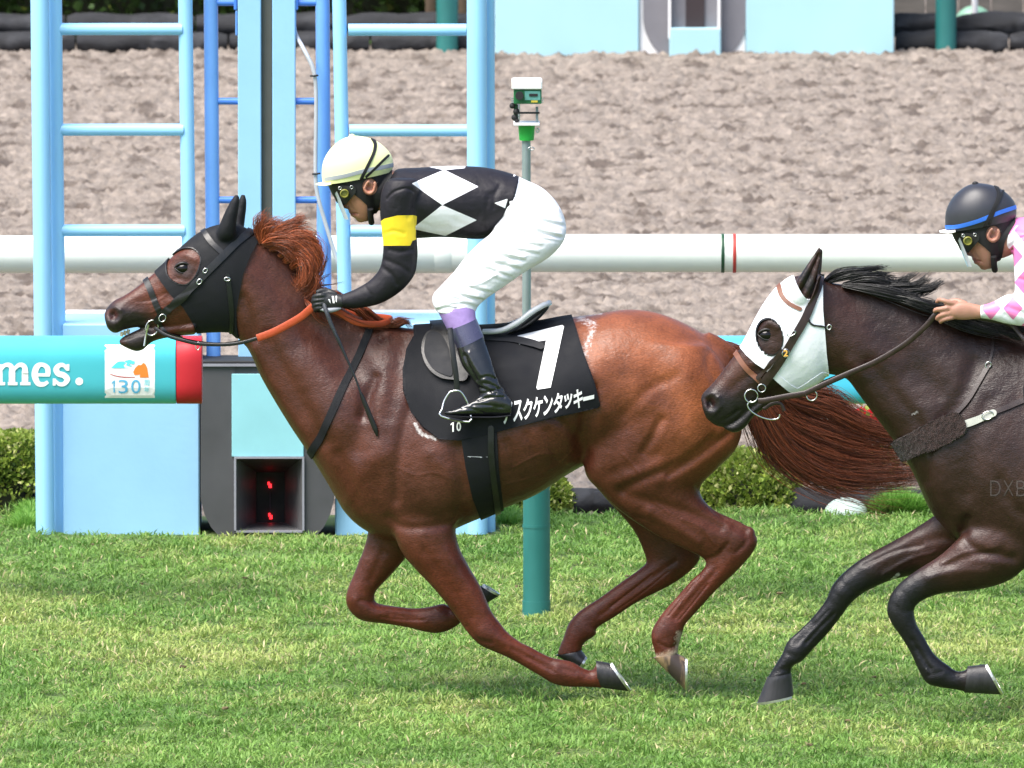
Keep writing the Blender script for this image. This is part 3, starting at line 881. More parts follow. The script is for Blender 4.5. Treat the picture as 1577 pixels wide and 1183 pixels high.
# ================================================================== CAMERA POST
YP = G(826, 950)[1]
m_teal = M('teal_painted_steel', (.02, .15, .14), .45, var=.14, scale=6, stretch=(1, 1, .4))
m_galv = M('galvanised_tube', (.26, .32, .32), .4, var=.1, metal=.4, scale=8)
cp = empty('camera_post', G(826, 950), 'teal post carrying a small green trackside camera, in front of the dirt course', 'camera post')
vpost(805.5, 847, 560, 950, YP, 'lower_post', m_teal, cp)
a = P(826, 812, YP); add('collar', *tube([a, a + (0, 0, .012)], .0555, 28, 1, smoothp=False), m_teal, cp)
a = P(826, 925, YP); add('base_sleeve', *tube([a - (0, 0, .07), a], .0565, 28, 1, smoothp=False), m_teal, cp)
add('upper_tube', *tube([P(811, 566, YP), P(811, 400, YP), P(810.5, 214, YP)], .0175, 18, 1, smoothp=False), m_galv, cp)
a = P(811, 216, YP); b = P(811, 193, YP)
m_gg = M('bright_green_plastic', (.02, .38, .05), .45, var=.04); m_dg = M('dark_green_case', (.01, .13, .04), .4, var=.2)
add('socket', *tube([a, b], [.029, .034], 20, 1, smoothp=False), m_gg, cp)
def cpbox(name, x0, x1, y0, y1, d0, d1, mat, bev=.002, root=None): 
    A = P(x0, y1, YP); B_ = P(x1, y0, YP); return add(name, *box(A[0], B_[0], YP + d0, YP + d1, A[2], B_[2], bev), mat, root or cp, smooth=False)
cpbox('base_plate', 791, 831, 188, 192, -.06, .06, m_white)
cpbox('camera_case', 791, 834, 136, 158, -.07, .07, m_dg, .003)
cpbox('sun_shade', 788, 835, 122.5, 135.5, -.08, .09, m_white, .004)
a = P(800, 147, YP - .07); add('lens', *tube([a + (0, .01, 0), a - (0, .018, 0)], .0165, 20, 1, smoothp=False), m_inner, cp)
cpbox('display_plate', 808, 832, 138, 152, -.073, -.0705, M('teal_plate', (.10, .30, .26), .4), 0)
cpbox('display', 815, 828, 142, 146, -.076, -.0735, m_inner, 0); cpbox('yellow_label', 818, 828, 152.5, 155.5, -.0735, -.0712, M('yellow_label', (.5, .42, .05), .5), 0)
for y in (150.5, 154, 157): cpbox('side_bolt', 787.5, 791, y - .8, y + .8, -.04, -.03, m_steel, 0); cpbox('side_bolt', 834, 837, y - .8, y + .8, -.04, -.03, m_steel, 0)
cpbox('yoke_arm', 796, 801, 158, 188, -.02, .02, m_steel, .001); cpbox('yoke_arm', 825, 829, 165, 188, -.02, .02, m_galv, .001)
cpbox('tilt_bar', 797, 831, 172, 174.5, -.03, -.01, m_inner, 0)
for (x, y, r_) in ((789, 163, .012), (795, 172, .013), (792, 181, .012), (796, 186, .009)):
    a = P(x, y, YP - .03); add('knob', *sphere(a, r_, r_ * .9, r_, 12, 8), m_inner, cp)
cpbox('gear_plate', 791, 798, 160, 186, -.02, .0, m_dg, .001)
ring3(P(828, 201, YP - .02), (.006, 0, 0), (0, 0, .008), .0022, 'hook', m_steel, cp, 14); ring3(P(818, 229, YP - .03), (.012, 0, 0), (0, 0, .006), .002, 'hook', m_steel, cp, 14)

# ================================================================== PLANTS
def leaves(n, fn, size, seed, cA, cB, cC=None, pC=.1):
    """n small folded leaves; fn(rng,n) gives positions and outward normals"""
    rg = np.random.default_rng(seed)
    p, nn = fn(rg, n)
    d = nn + rg.normal(0, .75, (n, 3)); d[:, 2] += .35; d /= np.linalg.norm(d, axis=1)[:, None]
    s = np.cross(d, rg.normal(0, 1, (n, 3))); s /= np.linalg.norm(s, axis=1)[:, None]
    L = (size * rg.uniform(.6, 1.4, n))[:, None]; W_ = L * .42
    up_ = np.cross(s, d)
    V = np.stack([p, p + d * L * .5 + s * W_ + up_ * L * .12, p + d * L, p + d * L * .5 - s * W_ + up_ * L * .12], 1).reshape(-1, 3)
    i = np.arange(n) * 4; F = np.concatenate([np.stack([i, i + 1, i + 2], 1), np.stack([i, i + 2, i + 3], 1)])
    t = rg.random((n, 1)); C = np.array(cA) * t + np.array(cB) * (1 - t)
    if cC is not None: m = rg.random((n, 1)) < pC; C = np.where(m, np.array(cC), C)
    C = C * rg.uniform(.7, 1.3, (n, 1))
    return V, F, np.repeat(C, 4, 0)
m_leaf = M_leafy('leaves', .3)
m_twig = M('twigs', (.025, .03, .012), .9)
from mathutils import noise as MN
def shrub(c, rx, ry, rz, n, size, seed, cA, cB, cC=None, pC=.1, label=None, boxy=False, name='clipped_shrub', cat='shrub', group=None):
    root = empty(name, (c[0], c[1], 0), label, cat, group)
    def fn(rg, n):
        v = rg.normal(0, 1, (n, 3)); v /= np.linalg.norm(v, axis=1)[:, None]; v[:, 2] = np.abs(v[:, 2]) * np.where(rg.random(n) < .8, 1, -.3)
        if boxy:
            m = np.abs(v).max(1)[:, None]; v = v / m; v *= .93
        lump = np.array([MN.noise(Vector((a * 3.2 + seed, b * 3.2, c_ * 3.2))) for a, b, c_ in v]) * .16
        fine = np.array([MN.noise(Vector((a * 9 + seed, b * 9, c_ * 9))) for a, b, c_ in v]) * .09
        k = 1 + lump + fine - np.abs(rg.normal(0, .07, n))
        p = v * k[:, None] * (rx, ry, rz) + (c[0], c[1], c[2]); nn = v / (rx, ry, rz); nn /= np.linalg.norm(nn, axis=1)[:, None]
        return p, nn
    V, F, C = leaves(n, fn, size, seed, cA, cB, cC, pC)
    add('crown', V, F, m_leaf, root, attrs={'coat': C}, kind='stuff')
    Vs_, Fs_ = sphere((c[0], c[1], c[2]), rx * .84, ry * .84, rz * .84, 20, 12)
    if boxy: Vs_, Fs_ = box(c[0] - rx * .8, c[0] + rx * .8, c[1] - ry * .8, c[1] + ry * .8, -.05, c[2] + rz * .8, .05)
    add('branches', Vs_, Fs_, m_twig, root)
    return root
yb_ = 7.2
def S(px, py, Y): return P(px, py, Y)
gA, gB, gC = (.30, .38, .06), (.16, .24, .04), (.55, .56, .22)
# depth rz from pixel heights at that depth
def bush(x0, x1, ytop, seed, label, Y=yb_, n=6500, boxy=False, name='clipped_shrub', cat='shrub'):
    a = P(x0, ytop, Y); b = P(x1, ytop, Y); w_ = (b[0] - a[0]) / 2; zt = a[2]
    shrub(((a[0] + b[0]) / 2, Y, 0.0 if not boxy else zt / 2), w_ * .93, min(w_, .4) * (1 if not boxy else .8), zt * .93 if not boxy else zt / 2, n, .021, seed, gA, gB, gC, .10, label, boxy, name, cat)
bush(1062, 1240, 688, 41, 'large round clipped shrub between the two horses', n=9500)
bush(770, 893, 728, 42, 'round clipped shrub seen under the belly of the first horse', n=6000)
bush(-150, 66, 668, 43, 'boxy clipped hedge at the left edge under the rail', n=13000, boxy=True, name='clipped_hedge', cat='hedge')
bush(1500, 1680, 690, 44, 'round clipped shrub behind the dark horse on the right', n=4500)
# tall tufts at the turf edge
def tuft(x0, x1, Y0_, Y1_, h, n, seed, label, tint=None):
    a = P(x0, 800, Y0_)[0]; b = P(x1, 800, Y0_)[0]
    rg = np.random.default_rng(seed)
    x = rg.uniform(a, b, n); y = rg.uniform(Y0_, Y1_, n); u = (x - a) / (b - a)
    hh = h * (.35 + .65 * np.sin(np.clip(u, 0, 1) * math.pi) ** .6) * rg.uniform(.5, 1.1, n)
    az = rg.uniform(0, 6.283, n); ln = np.abs(rg.normal(.3, .25, n))
    ok = clear_of_tower(x, y); x, y, u, hh, az, ln = [q[ok] for q in (x, y, u, hh, az, ln)]; n = len(x)
    B_ = np.stack([x, y, 0 * x - .02], 1); d = np.stack([np.cos(az) * np.sin(ln), np.sin(az) * np.sin(ln), np.cos(ln)], 1)
    s = np.stack([-np.sin(az), np.cos(az), 0 * az], 1); w_ = .003
    mid = B_ + d * (hh * .55)[:, None]; d2_ = d.copy(); d2_[:, :2] *= 2.2; d2_[:, 2] *= .6; tip = mid + d2_ * (hh * .5)[:, None]
    V = np.stack([B_ - s * w_, mid - s * w_, tip, mid + s * w_], 1).reshape(-1, 3); i = np.arange(n) * 4
    F = np.concatenate([np.stack([i, i + 1, i + 3], 1), np.stack([i + 1, i + 2, i + 3], 1)])
    t = rg.random((n, 1)); C = np.array((.12, .30, .04)) * t + np.array((.24, .44, .08)) * (1 - t)
    add('grass_tuft', V, F, m_grass, attrs={'coat': np.repeat(C, 4, 0)}, kind='stuff', label=label, cat='grass')
tuft(20, 66, 6.2, 6.9, .11, 5000, 51, 'tall grass beside the foot of the blue tower'); tuft(1345, 1425, 6.9, 7.2, .13, 9000, 52, 'tall bright grass clump behind the dark horse')
tuft(760, 800, 6.4, 6.9, .09, 3000, 53, 'tall grass at the right foot of the blue tower')
tuft(-60, 1640, 6.6, 6.86, .03, 30000, 54, 'fringe of grass along the turf edge')
# red flowers
fl = empty('red_flowers', (P(1330, 640, 7.6)[0], 7.6, 0), 'red flowering plant glimpsed between the tail and the dark horse', 'flowers')
cfl = P(1332, 650, 7.6)
def fnf(rg, n):
    v = rg.normal(0, 1, (n, 3)); v /= np.linalg.norm(v, axis=1)[:, None]; v[:, 2] = np.abs(v[:, 2])
    return v * (.10, .09, .07) * rg.uniform(.75, 1.05, (n, 1)) + cfl + (0, 0, -.03), v
V, F, C = leaves(500, fnf, .03, 61, (.75, .015, .04), (.6, .01, .03)); add('petals', V, F, m_leaf, fl, attrs={'coat': C}, kind='stuff')
V, F, C = leaves(700, lambda rg, n: ((lambda v: (v * (.11, .09, .16) + cfl - (0, 0, .12), v))(rg.normal(0, .6, (n, 3)))), .03, 62, gA, gB); add('foliage', V, F, m_leaf, fl, attrs={'coat': C}, kind='stuff')
add('stem', *tube([(cfl[0], 7.6, -.05), (cfl[0], 7.6, cfl[2] * .5), (cfl[0], 7.6, cfl[2])], .012, 8, 1, smoothp=False), m_twig, fl)

# ================================================================== EDGING BAGS AND FAR SIDE
m_bag = M('black_bag_fabric', (.016, .0165, .019), .9, var=.45, scale=12, bump=.012, bscale=14, second=(.035, .036, .04), sthr=.6)
def bag(x0, x1, y, zc, r, seed, label, group, name='sandbag'):
    rg = np.random.default_rng(seed); n, m = 18, 16
    V = []
    for i in range(m):
        t = i / (m - 1); e = .72 + .28 * max(0, 1 - abs(2 * t - 1) ** 6) ** .5
        for j in range(n):
            a = 2 * math.pi * j / n
            k = r * e * (1 + .30 * MN.noise(Vector((t * 4 + seed, math.cos(a) * 1.3, math.sin(a) * 1.3))) + .12 * MN.noise(Vector((t * 16 + seed, math.cos(a) * 4, math.sin(a) * 4))))
            V.append((x0 + (x1 - x0) * t, y + math.cos(a) * k * 1.25, zc + math.sin(a) * k * .95))
    F = [[i * n + j, i * n + (j + 1) % n, (i + 1) * n + (j + 1) % n, (i + 1) * n + j] for i in range(m - 1) for j in range(n)]
    F += [list(range(n))[::-1], [(m - 1) * n + j for j in range(n)]]
    return add(name, V, F, m_bag, origin=((x0 + x1) / 2, y, zc), label=label, cat='sandbag', group=group)
x = -6.2; k = 0
while x < 6.2:
    L_b = random.uniform(.55, .9); xm_ = x + L_b / 2
    if not (-1.75 < xm_ < -.15):
        bag(x - .03, x + L_b + .03, 7.15 + random.uniform(-.03, .03), .02, .062, 100 + k, 'black bag of the low edging between turf and dirt', 'black bags edging the turf')
    x += L_b; k += 1
YF = 31.05
k = 0
for (xa, xb) in ((-4.6, -.09), (2.14, 5.0)):
    for row in range(2):
        x = xa - .3 * row
        while x < xb - .2:
            L_b = random.uniform(.62, .95); xx1 = min(x + L_b, xb)
            bag(x, xx1 - .01, YF + .12 * row + random.uniform(-.03, .03), .048 + .09 * row, .068 + random.uniform(-.006, .006), 200 + k, 'black sandbag in the long row along the far side of the dirt', 'black sandbags along the far side')
            x += L_b; k += 1
# far hedge
hg = empty('far_hedge', (-3.2, YF + .9, 0), 'dark green hedge behind the sandbags at top left', 'hedge')
def fnh(rg, n):
    x = rg.uniform(-7.2, .6, n); z = rg.uniform(0, 1.3, n)
    lump = np.array([MN.noise(Vector((a * 2.4, b * 2.4, 3.1))) for a, b in zip(x, z)]) * .35
    y = YF + .75 - lump + np.abs(rg.normal(0, .1, n)); v = np.tile([0, -1.0, .4], (n, 1)); v[:, 0] += lump * 2
    return np.stack([x, y, z], 1), v / np.linalg.norm(v, axis=1)[:, None]
V, F, C = leaves(16000, fnh, .055, 71, (.05, .10, .02), (.03, .06, .014), (.16, .20, .04), .06); add('crown', V, F, m_leaf, hg, attrs={'coat': C}, kind='stuff')
add('branches', *box(-7.2, .6, YF + .95, YF + 1.7, -.05, 1.25, .05), m_twig, hg)
# far finish structure
m_ice = M('ice_blue_panel', (.36, .60, .68), .5, var=.03, scale=2)
fr = empty('far_finish_tower', (P(1068, 78, 30.8)[0], 30.8, 0), 'pale blue panelled base of the dirt course finish tower at the top', 'finish tower')
def fp(name, x0, x1, yt, yb, d0, d1, mat, bev=.005, top=None):
    A = P(x0, yb, 30.8); B_ = P(x1, yt, 30.8); add(name, *box(A[0], B_[0], 30.8 + d0, 30.8 + d1, A[2] - .06, B_[2] if top is None else top, bev), mat, fr, smooth=False)
fp('panel', 762, 984, -60, 84, 0, .6, m_ice, top=1.1); fp('panel', 1149, 1377, -60, 84, 0, .6, m_ice, top=1.1); fp('panel', 984.5, 1148.5, -60, 84, .03, .6, m_white, top=1.1)
ang = np.linspace(0, math.pi, 25)
outd = [(1067.5 + 79.5 * math.cos(a), 0 + 79 * math.sin(a)) for a in ang]
po = [(1147, -60)] + outd + [(988, -60)]
m_fgrey = M('far_grey_housing', (.17, .168, .185), .6, var=.06)
Rr = [p for p in po if p[0] >= 1108]; Ll = [p for p in po if p[0] <= 1029]
add('housing', *prism([(1108, -60)] + Rr + [(1108, 78)], 31.96, 30.82), m_fgrey, fr, smooth=False)
add('housing', *prism([(1029, 78)] + Ll + [(1029, -60)], 31.96, 30.82), m_fgrey, fr, smooth=False)
fp('lower_panel', 1031, 1110, 42.5, 79, -.055, .02, m_ice); fp('recess_back', 1030, 1108, -60, 42, .005, .026, m_fgrey, 0, 1.1); fp('dark_slot', 1056, 1085, -60, 34, -.006, .003, M('dark_maroon_slot', (.03, .02, .022), .6), 0, 1.1)
fp('trim', 1029, 1033, -60, 42, -.05, .004, m_white, 0, 1.1); fp('trim', 1105, 1109, -60, 42, -.05, .004, m_white, 0, 1.1)
# teal posts and wall at the far side
for (x0, x1, lb) in ((672, 705, 'teal post left of the pale far tower, behind the sandbags'), (1441, 1473, 'teal post right of the pale far tower, among the sandbags')):
    a = P((x0 + x1) / 2, 77, 30.9); w_ = (P(x1, 77, 30.9)[0] - P(x0, 77, 30.9)[0]) / 2
    add('far_post', *tube([(a[0], 30.95, -.05), (a[0], 30.95, .6), (a[0], 30.95, 2.4)], w_, 20, 1, smoothp=False), m_teal, origin=(a[0], 30.95, 0), label=lb, cat='post')
m_wall = M('weathered_grey_boards', (.11, .10, .09), .85, var=.25, scale=5, stretch=(1, 1, 6))
wl = empty('far_wall', (3.6, 32.4, 0), 'weathered grey wall of upright boards at the top right', 'wall')
x = 2.16; i = 0
while x < 5.2:
    w_ = .185; add('board', *box(x, x + w_ - .008, 32.4 + random.uniform(-.006, .006), 32.5, -.05, 1.5, .003), m_wall, wl, smooth=False); x += w_
add('backing_rail', *box(2.16, 5.2, 32.502, 32.56, .3, .5), m_wall, wl, smooth=False)
m_dgrn = M('green_dome_plastic', (.22, .42, .30), .4, var=.05)
dm = empty('round_lamp', (P(1500, 40, 31.9)[0], 31.9, 0), 'pale green round dome on a white pole at the top right', 'lamp')
c_ = P(1500, 40, 31.9); add('dome', *sphere(c_, .115, .08, .115, 24, 14), m_dgrn, dm); add('pole', *tube([(c_[0], 31.75, -.05), (c_[0], 31.75, .5), (c_[0], 31.75, 1.6)], .018, 12, 1, smoothp=False), m_white, dm)
a = P(1303, 800, 6.95); Vd, Fd = sphere((a[0], 6.97, -.015), .095, .08, .075, 24, 14)
add('ground_light', Vd, Fd, M('pale_green_dome', (.50, .62, .55), .4, var=.05), origin=(a[0], 6.97, 0), label='low pale green dome on the turf edge near the round shrub', cat='ground light')
m_lite = M('brown_boards', (.16, .11, .07), .8, var=.2)
add('far_gate_post', *box(P(655, 40, 31.5)[0], P(671, 40, 31.5)[0], 31.5, 31.6, -.05, 1.4, .004), m_lite, origin=(P(663, 40, 31.5)[0], 31.5, 0), label='narrow brown post left of the far teal post', cat='post')
add('far_gate_post', *box(P(706, 40, 31.5)[0], P(722, 40, 31.5)[0], 31.5, 31.6, -.05, 1.4, .004), m_lite, origin=(P(714, 40, 31.5)[0], 31.5, 0), label='narrow brown post right of the far teal post, by the ladder', cat='post')

# ================================================================== HORSES
BLACKH = (.012, .011, .012)
m_blacklea = M('black_leather', (.007, .007, .008), .38, var=.25, scale=30, bump=.0006, bscale=300)
m_brownlea = M('brown_leather', (.022, .010, .008), .4, var=.25, scale=30, bump=.0006, bscale=300)
m_tanlea = M('tan_leather', (.17, .065, .035), .45, var=.15, scale=30)
m_hoodblack = M('black_hood_cloth', (.0055, .006, .0085), .7, var=.2, scale=20, bump=.0008, bscale=500, spec=.3)
m_hoodwhite = M('white_hood_cloth', (.78, .80, .84), .8, var=.03, scale=14, bump=.004, bscale=18)
m_eye = M('horse_eye', (.004, .003, .003), .12, var=.0, spec=.35, rvar=.0)
m_orange = M('orange_rein_grip', (.42, .06, .015), .6, var=.1, scale=60, bump=.0008, bscale=500)
m_hoof = M('hoof_horn', (.02, .019, .021), .42, var=.35, scale=25, stretch=(1, 1, .3), bump=.0012, bscale=120)
m_hoofpale = M('pale_hoof_horn', (.30, .20, .11), .5, var=.5, scale=30, stretch=(1, 1, .25), second=(.045, .03, .025), sthr=.5)
m_shoe = M('horseshoe_aluminium', (.66, .65, .62), .35, metal=1.0, var=.12, scale=40)
m_sole = M('hoof_sole', (.16, .13, .11), .8, var=.4, scale=60)
m_teeth = M('horse_teeth', (.62, .52, .36), .35)
m_printw = M('white_print', (.82, .82, .82), .6, var=.03)
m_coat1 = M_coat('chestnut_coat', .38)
m_coat2 = M_coat('dark_bay_coat', .37)
m_lid = M('eyelid_skin', (.012, .009, .009), .45)
m_skinpink = M('nostril_skin', (.22, .07, .06), .5)

def hoof(root, cf, cb, toe, heel, Y, hw, mat, name='hoof', dirty=None):
    st = []
    cf, cb, toe, heel = map(np.array, (cf, cb, toe, heel))
    for t, k in ((-.12, .9), (0, .97), (.12, 1.0), (.5, 1.04), (.85, 1.1), (1, 1.12)):
        a = cf + (toe - cf) * t; b = cb + (heel - cb) * t
        st.append([*a, *b, 0, hw * k])
    o = add(name, *loft(st, Y, 24, 2), mat, root)
    # shoe: a flat bar bent into a U round the sole, open at the heel
    a, b = P(*toe, Y), P(*heel, Y)
    ce = (a + b) / 2; ax = (a - b) / 2; L = np.linalg.norm(ax); axn = ax / L; w = hw * 1.1
    inn = (P(*cf, Y) + P(*cb, Y)) / 2 - ce; nrm = np.cross(axn, (0, 1, 0)); nrm *= -np.sign(nrm @ inn); 
    V, F = [], []
    angs = np.linspace(-2.62, 2.62, 26)
    for an in angs:
        u = math.cos(an) * L * axn; v = np.array([0, math.sin(an) * w, 0])
        for k, h in ((1.03, 0), (1.03, .009), (.74, .009), (.74, 0)):
            V.append(ce + (u + v) * k + nrm * h)
    for i in range(len(angs) - 1):
        for j in range(4):
            F.append([i * 4 + j, i * 4 + (j + 1) % 4, (i + 1) * 4 + (j + 1) % 4, (i + 1) * 4 + j])
    F += [[0, 1, 2, 3], [len(V) - 1, len(V) - 2, len(V) - 3, len(V) - 4]]
    add('horseshoe', V, F, m_shoe, o, smooth=False)
    return o

TORSO1 = [[500, 600, 512, 755, 0, .11], [525, 548, 543, 803, 0, .17], [575, 512, 600, 834, 0, .21, .15], [640, 505, 660, 832, 0, .235, .3],
          [700, 501, 712, 810, 0, .26, .2], [760, 503, 765, 787, 0, .285, .12], [820, 500, 825, 762, 0, .295, .1],
          [870, 490, 877, 729, 0, .285, .05], [918, 484, 915, 712, 0, .27], [960, 477, 960, 722, 0, .265], [1005, 480, 1010, 735, 0, .26],
          [1050, 496, 1050, 735, 0, .245], [1090, 519, 1088, 718, 0, .215], [1120, 548, 1118, 695, 0, .16], [1136, 590, 1134, 660, 0, .07]]
HIND_N = [[930, 520, 1090, 530, -.12, .08], [915, 575, 1122, 572, -.13, .115], [903, 640, 1144, 640, -.135, .125], [898, 700, 1137, 688, -.135, .12],
          [901, 732, 1104, 724, -.135, .11], [918, 752, 1080, 748, -.135, .092], [945, 780, 1082, 765, -.135, .078], [980, 806, 1098, 783, -.135, .063],
          [1020, 830, 1124, 796, -.135, .052], [1055, 846, 1148, 808, -.135, .046], [1080, 858, 1166, 829, -.135, .043], [1087, 868, 1160, 850, -.135, .040],
          [1080, 880, 1136, 878, -.135, .034], [1064, 895, 1102, 910, -.135, .029], [1040, 922, 1072, 943, -.135, .027], [1019, 946, 1056, 961, -.135, .029],
          [1004, 971, 1052, 972, -.135, .034], [1004, 989, 1048, 985, -.135, .033], [1008, 1003, 1045, 996, -.135, .029], [1011, 1017, 1044, 1007, -.135, .031]]
HIND_F = [[930, 600, 1090, 600, .13, .11], [905, 690, 1110, 690, .14, .115], [918, 748, 1060, 745, .14, .09], [943, 780, 1058, 775, .14, .072],
          [962, 801, 1064, 800, .14, .06], [978, 822, 1066, 828, .14, .049], [991, 850, 1078, 846, .14, .043], [995, 866, 1074, 868, .14, .040], [984, 877, 1040, 897, .14, .035],
          [955, 898, 984, 926, .14, .029], [922, 922, 947, 950, .14, .027], [893, 941, 920, 967, .14, .031], [876, 960, 917, 978, .14, .034],
          [867, 984, 900, 990, .14, .031], [860, 1001, 896, 1000, .14, .030], [859, 1010, 896, 1002, .14, .031]]
FORE_N = [[575, 700, 690, 700, -.09, .08], [588, 765, 702, 765, -.10, .085], [603, 812, 701, 805, -.115, .085], [616, 848, 707, 840, -.12, .076], [640, 877, 722, 872, -.12, .066], [664, 902, 740, 903, -.12, .056],
          [690, 933, 756, 940, -.12, .047], [709, 959, 769, 958, -.12, .043], [724, 979, 779, 971, -.12, .043], [740, 994, 790, 981, -.12, .041],
          [762, 1004, 803, 990, -.12, .034], [785, 1014, 818, 997, -.12, .029], [808, 1027, 832, 1005, -.12, .027], [832, 1041, 850, 1013, -.12, .030],
          [850, 1052, 866, 1016, -.12, .035], [872, 1057.5, 882, 1020, -.12, .032], [898, 1058, 898, 1029, -.12, .028], [915, 1058.5, 912, 1032, -.12, .029], [927, 1059.5, 920, 1019, -.12, .033]]
FORE_F = [[565, 740, 670, 760, .09, .07], [567, 800, 655, 822, .11, .07], [564, 828, 636, 845, .12, .064], [553, 863, 621, 864, .12, .055], [543, 889, 600, 888, .12, .046], [534, 912, 580, 909, .12, .042],
          [534, 932, 577, 923, .12, .042], [545, 948, 582, 929, .12, .040], [562, 957, 595, 932, .12, .036], [595, 961, 617, 935, .12, .029],
          [630, 967, 638, 937, .12, .027], [654, 973, 660, 935, .12, .033], [676, 975, 681, 930, .12, .035], [697, 968, 692, 933, .12, .031],
          [714, 955, 702, 926, .12, .028], [730, 941, 716, 917, .12, .028], [742, 934, 727, 907, .12, .031]]

def shift(st, dx, dy, y0=None):
    return [[s[0] + dx, s[1] + dy, s[2] + dx, s[3] + dy] + list(s[4:]) for s in st]

# ---------------------------------------------------------------- horse 1, chestnut
Y1 = 0.25
NECK1 = [[366, 352, 338, 480, 0, .055], [384, 354, 356, 512, 0, .07], [400, 364, 369, 524, 0, .078, .2], [430, 384, 384, 541, 0, .082, .3], [468, 418, 401, 579, 0, .088, .35],
         [506, 456, 423, 618, 0, .10, .35], [547, 484, 449, 660, 0, .125, .35], [592, 498, 475, 698, 0, .155, .35], [630, 505, 500, 738, 0, .18, .35], [662, 512, 530, 790, 0, .19, .3]]
HEAD1 = [[160.5, 484, 163, 499, 0, .024], [165, 474, 168, 508, 0, .042], [176, 463, 178, 513, 0, .051], [190, 456, 193, 507.5, 0, .053], [208, 444, 214, 504, 0, .050], [230, 427, 240, 508, 0, .052],
         [256, 404, 271, 514, 0, .066], [280, 381.5, 302, 512, 0, .084, -.1], [304, 362, 332, 511, 0, .092, 0], [328, 350, 356, 510, 0, .092], [352, 345, 374, 500, 0, .082], [376, 349, 392, 480, 0, .065]]
JAW1 = [[183, 525, 186, 531, 0, .018], [190, 518.5, 195, 536, 0, .03], [203, 512, 209, 541, 0, .034], [219, 505, 221, 538, 0, .033], [236, 499, 236, 526, 0, .034], [262, 495, 264, 519, 0, .044], [300, 490, 300, 515, 0, .06]]
EAR1N = [[338, 370, 362, 366, -.055, .03], [336, 357, 363, 352, -.06, .034], [341, 343, 364, 338, -.062, .033], [349, 325, 366, 321, -.064, .026], [357, 311, 366.5, 309, -.064, .016], [363.5, 301.5, 366, 301.5, -.064, .004]]
EAR1F = [[352, 366, 372, 364, .05, .03], [354, 352, 375, 348, .06, .034], [359, 338, 376.5, 334, .062, .032], [365, 322, 377.5, 319, .064, .024], [370, 310, 377, 308, .064, .015], [373, 301.5, 375.5, 301.5, .064, .004]]

RELIEF1 = [
    ([(545, 530), (560, 570), (563, 620), (545, 690)], 16, .007), ([(578, 582), (566, 610), (558, 640)], 9, .008), ([(620, 520), (612, 580), (600, 640)], 13, .004),
    ([(640, 600), (622, 660), (612, 720), (610, 770)], 9, .006), ([(665, 700), (692, 735), (706, 770)], 15, -.005), ([(705, 690), (712, 750), (708, 800)], 12, .008),
    ([(585, 700), (560, 730), (555, 780)], 20, -.008), ([(520, 700), (540, 740), (560, 780)], 9, .004),
    ([(598, 798), (620, 812), (660, 812), (700, 806)], 7, .005), ([(400, 400), (440, 450), (470, 490), (530, 560)], 22, .006), ([(392, 540), (420, 590), (450, 640), (478, 690)], 9, -.005),
    ([(410, 520), (440, 575), (470, 630), (500, 680)], 12, .006), ([(480, 500), (520, 530), (540, 570)], 22, .009), ([(375, 460), (385, 490), (390, 520)], 9, .006),
    ([(470, 560), (500, 600), (510, 650)], 30, -.008),
    ([(908, 600), (903, 650), (896, 700)], 13, .012), ([(850, 640), (880, 665), (897, 690)], 8, .005), ([(870, 600), (895, 560), (905, 520)], 18, .006),
    ([(1018, 647), (1004, 675), (990, 697)], 8, .006), ([(1098, 676), (1064, 703), (1037, 719), (986, 741), (955, 756)], 8, .007), ([(1122, 668), (1092, 693), (1057, 717), (1030, 733)], 6, .006),
    ([(1094, 538), (1090, 561), (1104, 590), (1112, 630)], 8, .005), ([(1010, 590)], 30, .008), ([(945, 590), (960, 640)], 26, .006), ([(925, 640), (925, 690), (922, 720)], 20, -.005),
    ([(1050, 560), (1070, 620), (1060, 670)], 30, -.008), ([(960, 640), (1000, 600), (1040, 580)], 9, .003), ([(940, 730), (980, 715), (1010, 700)], 12, .005), 
    ([(960, 762), (1010, 775), (1060, 790), (1110, 812)], 9, .006), ([(1000, 790), (1040, 812), (1075, 835)], 8, -.005), ([(1100, 782), (1125, 800), (1148, 818)], 6, .006), ([(1075, 750), (1092, 775), (1115, 796)], 5, .004),
    ([(1118, 848), (1102, 868)], 8, .005), ([(1140, 825)], 10, -.004),
    ([(1104, 878), (1080, 905), (1052, 938), (1040, 952)], 5, .006), ([(1040, 865), (1000, 893), (960, 922), (925, 948)], 5, .006), ([(1010, 985)], 9, -.003), ([(1028, 985)], 9, .003),
    ([(655, 850), (690, 900), (725, 950)], 8, .005), ([(690, 850), (720, 900), (745, 940)], 7, -.004), ([(790, 1000), (820, 1015), (850, 1030)], 4, .005), ([(745, 975)], 12, -.004), ([(760, 990), (775, 998)], 6, .004),
    ([(590, 850), (570, 895)], 6, .005), ([(600, 947), (640, 952)], 4, .004), ([(545, 925)], 8, -.003),
    ([(725, 700), (722, 770)], 16, -.002), ([(780, 680), (800, 740)], 7, .003), ([(812, 670), (832, 728)], 7, .003), ([(842, 665), (858, 712)], 7, .003),
    # face
    ([(171, 483), (174, 487)], 7.5, .030), ([(170, 477), (178, 474), (186, 478)], 3, -.006), ([(186, 478), (187, 490), (180, 497)], 3.5, -.005), ([(200, 470), (230, 462), (262, 452)], 8, .006), ([(262, 466), (300, 452), (325, 444)], 5, -.005),
    ([(196, 500), (215, 496), (235, 492)], 4, .004), ([(283, 414)], 16, .006), ([(268, 398), (282, 392), (300, 400)], 5, -.007), ([(300, 420), (290, 432), (272, 428)], 4, .004), ([(245, 440), (262, 470)], 10, .004),
    ([(188, 523), (215, 515), (240, 512)], 3, .003)]

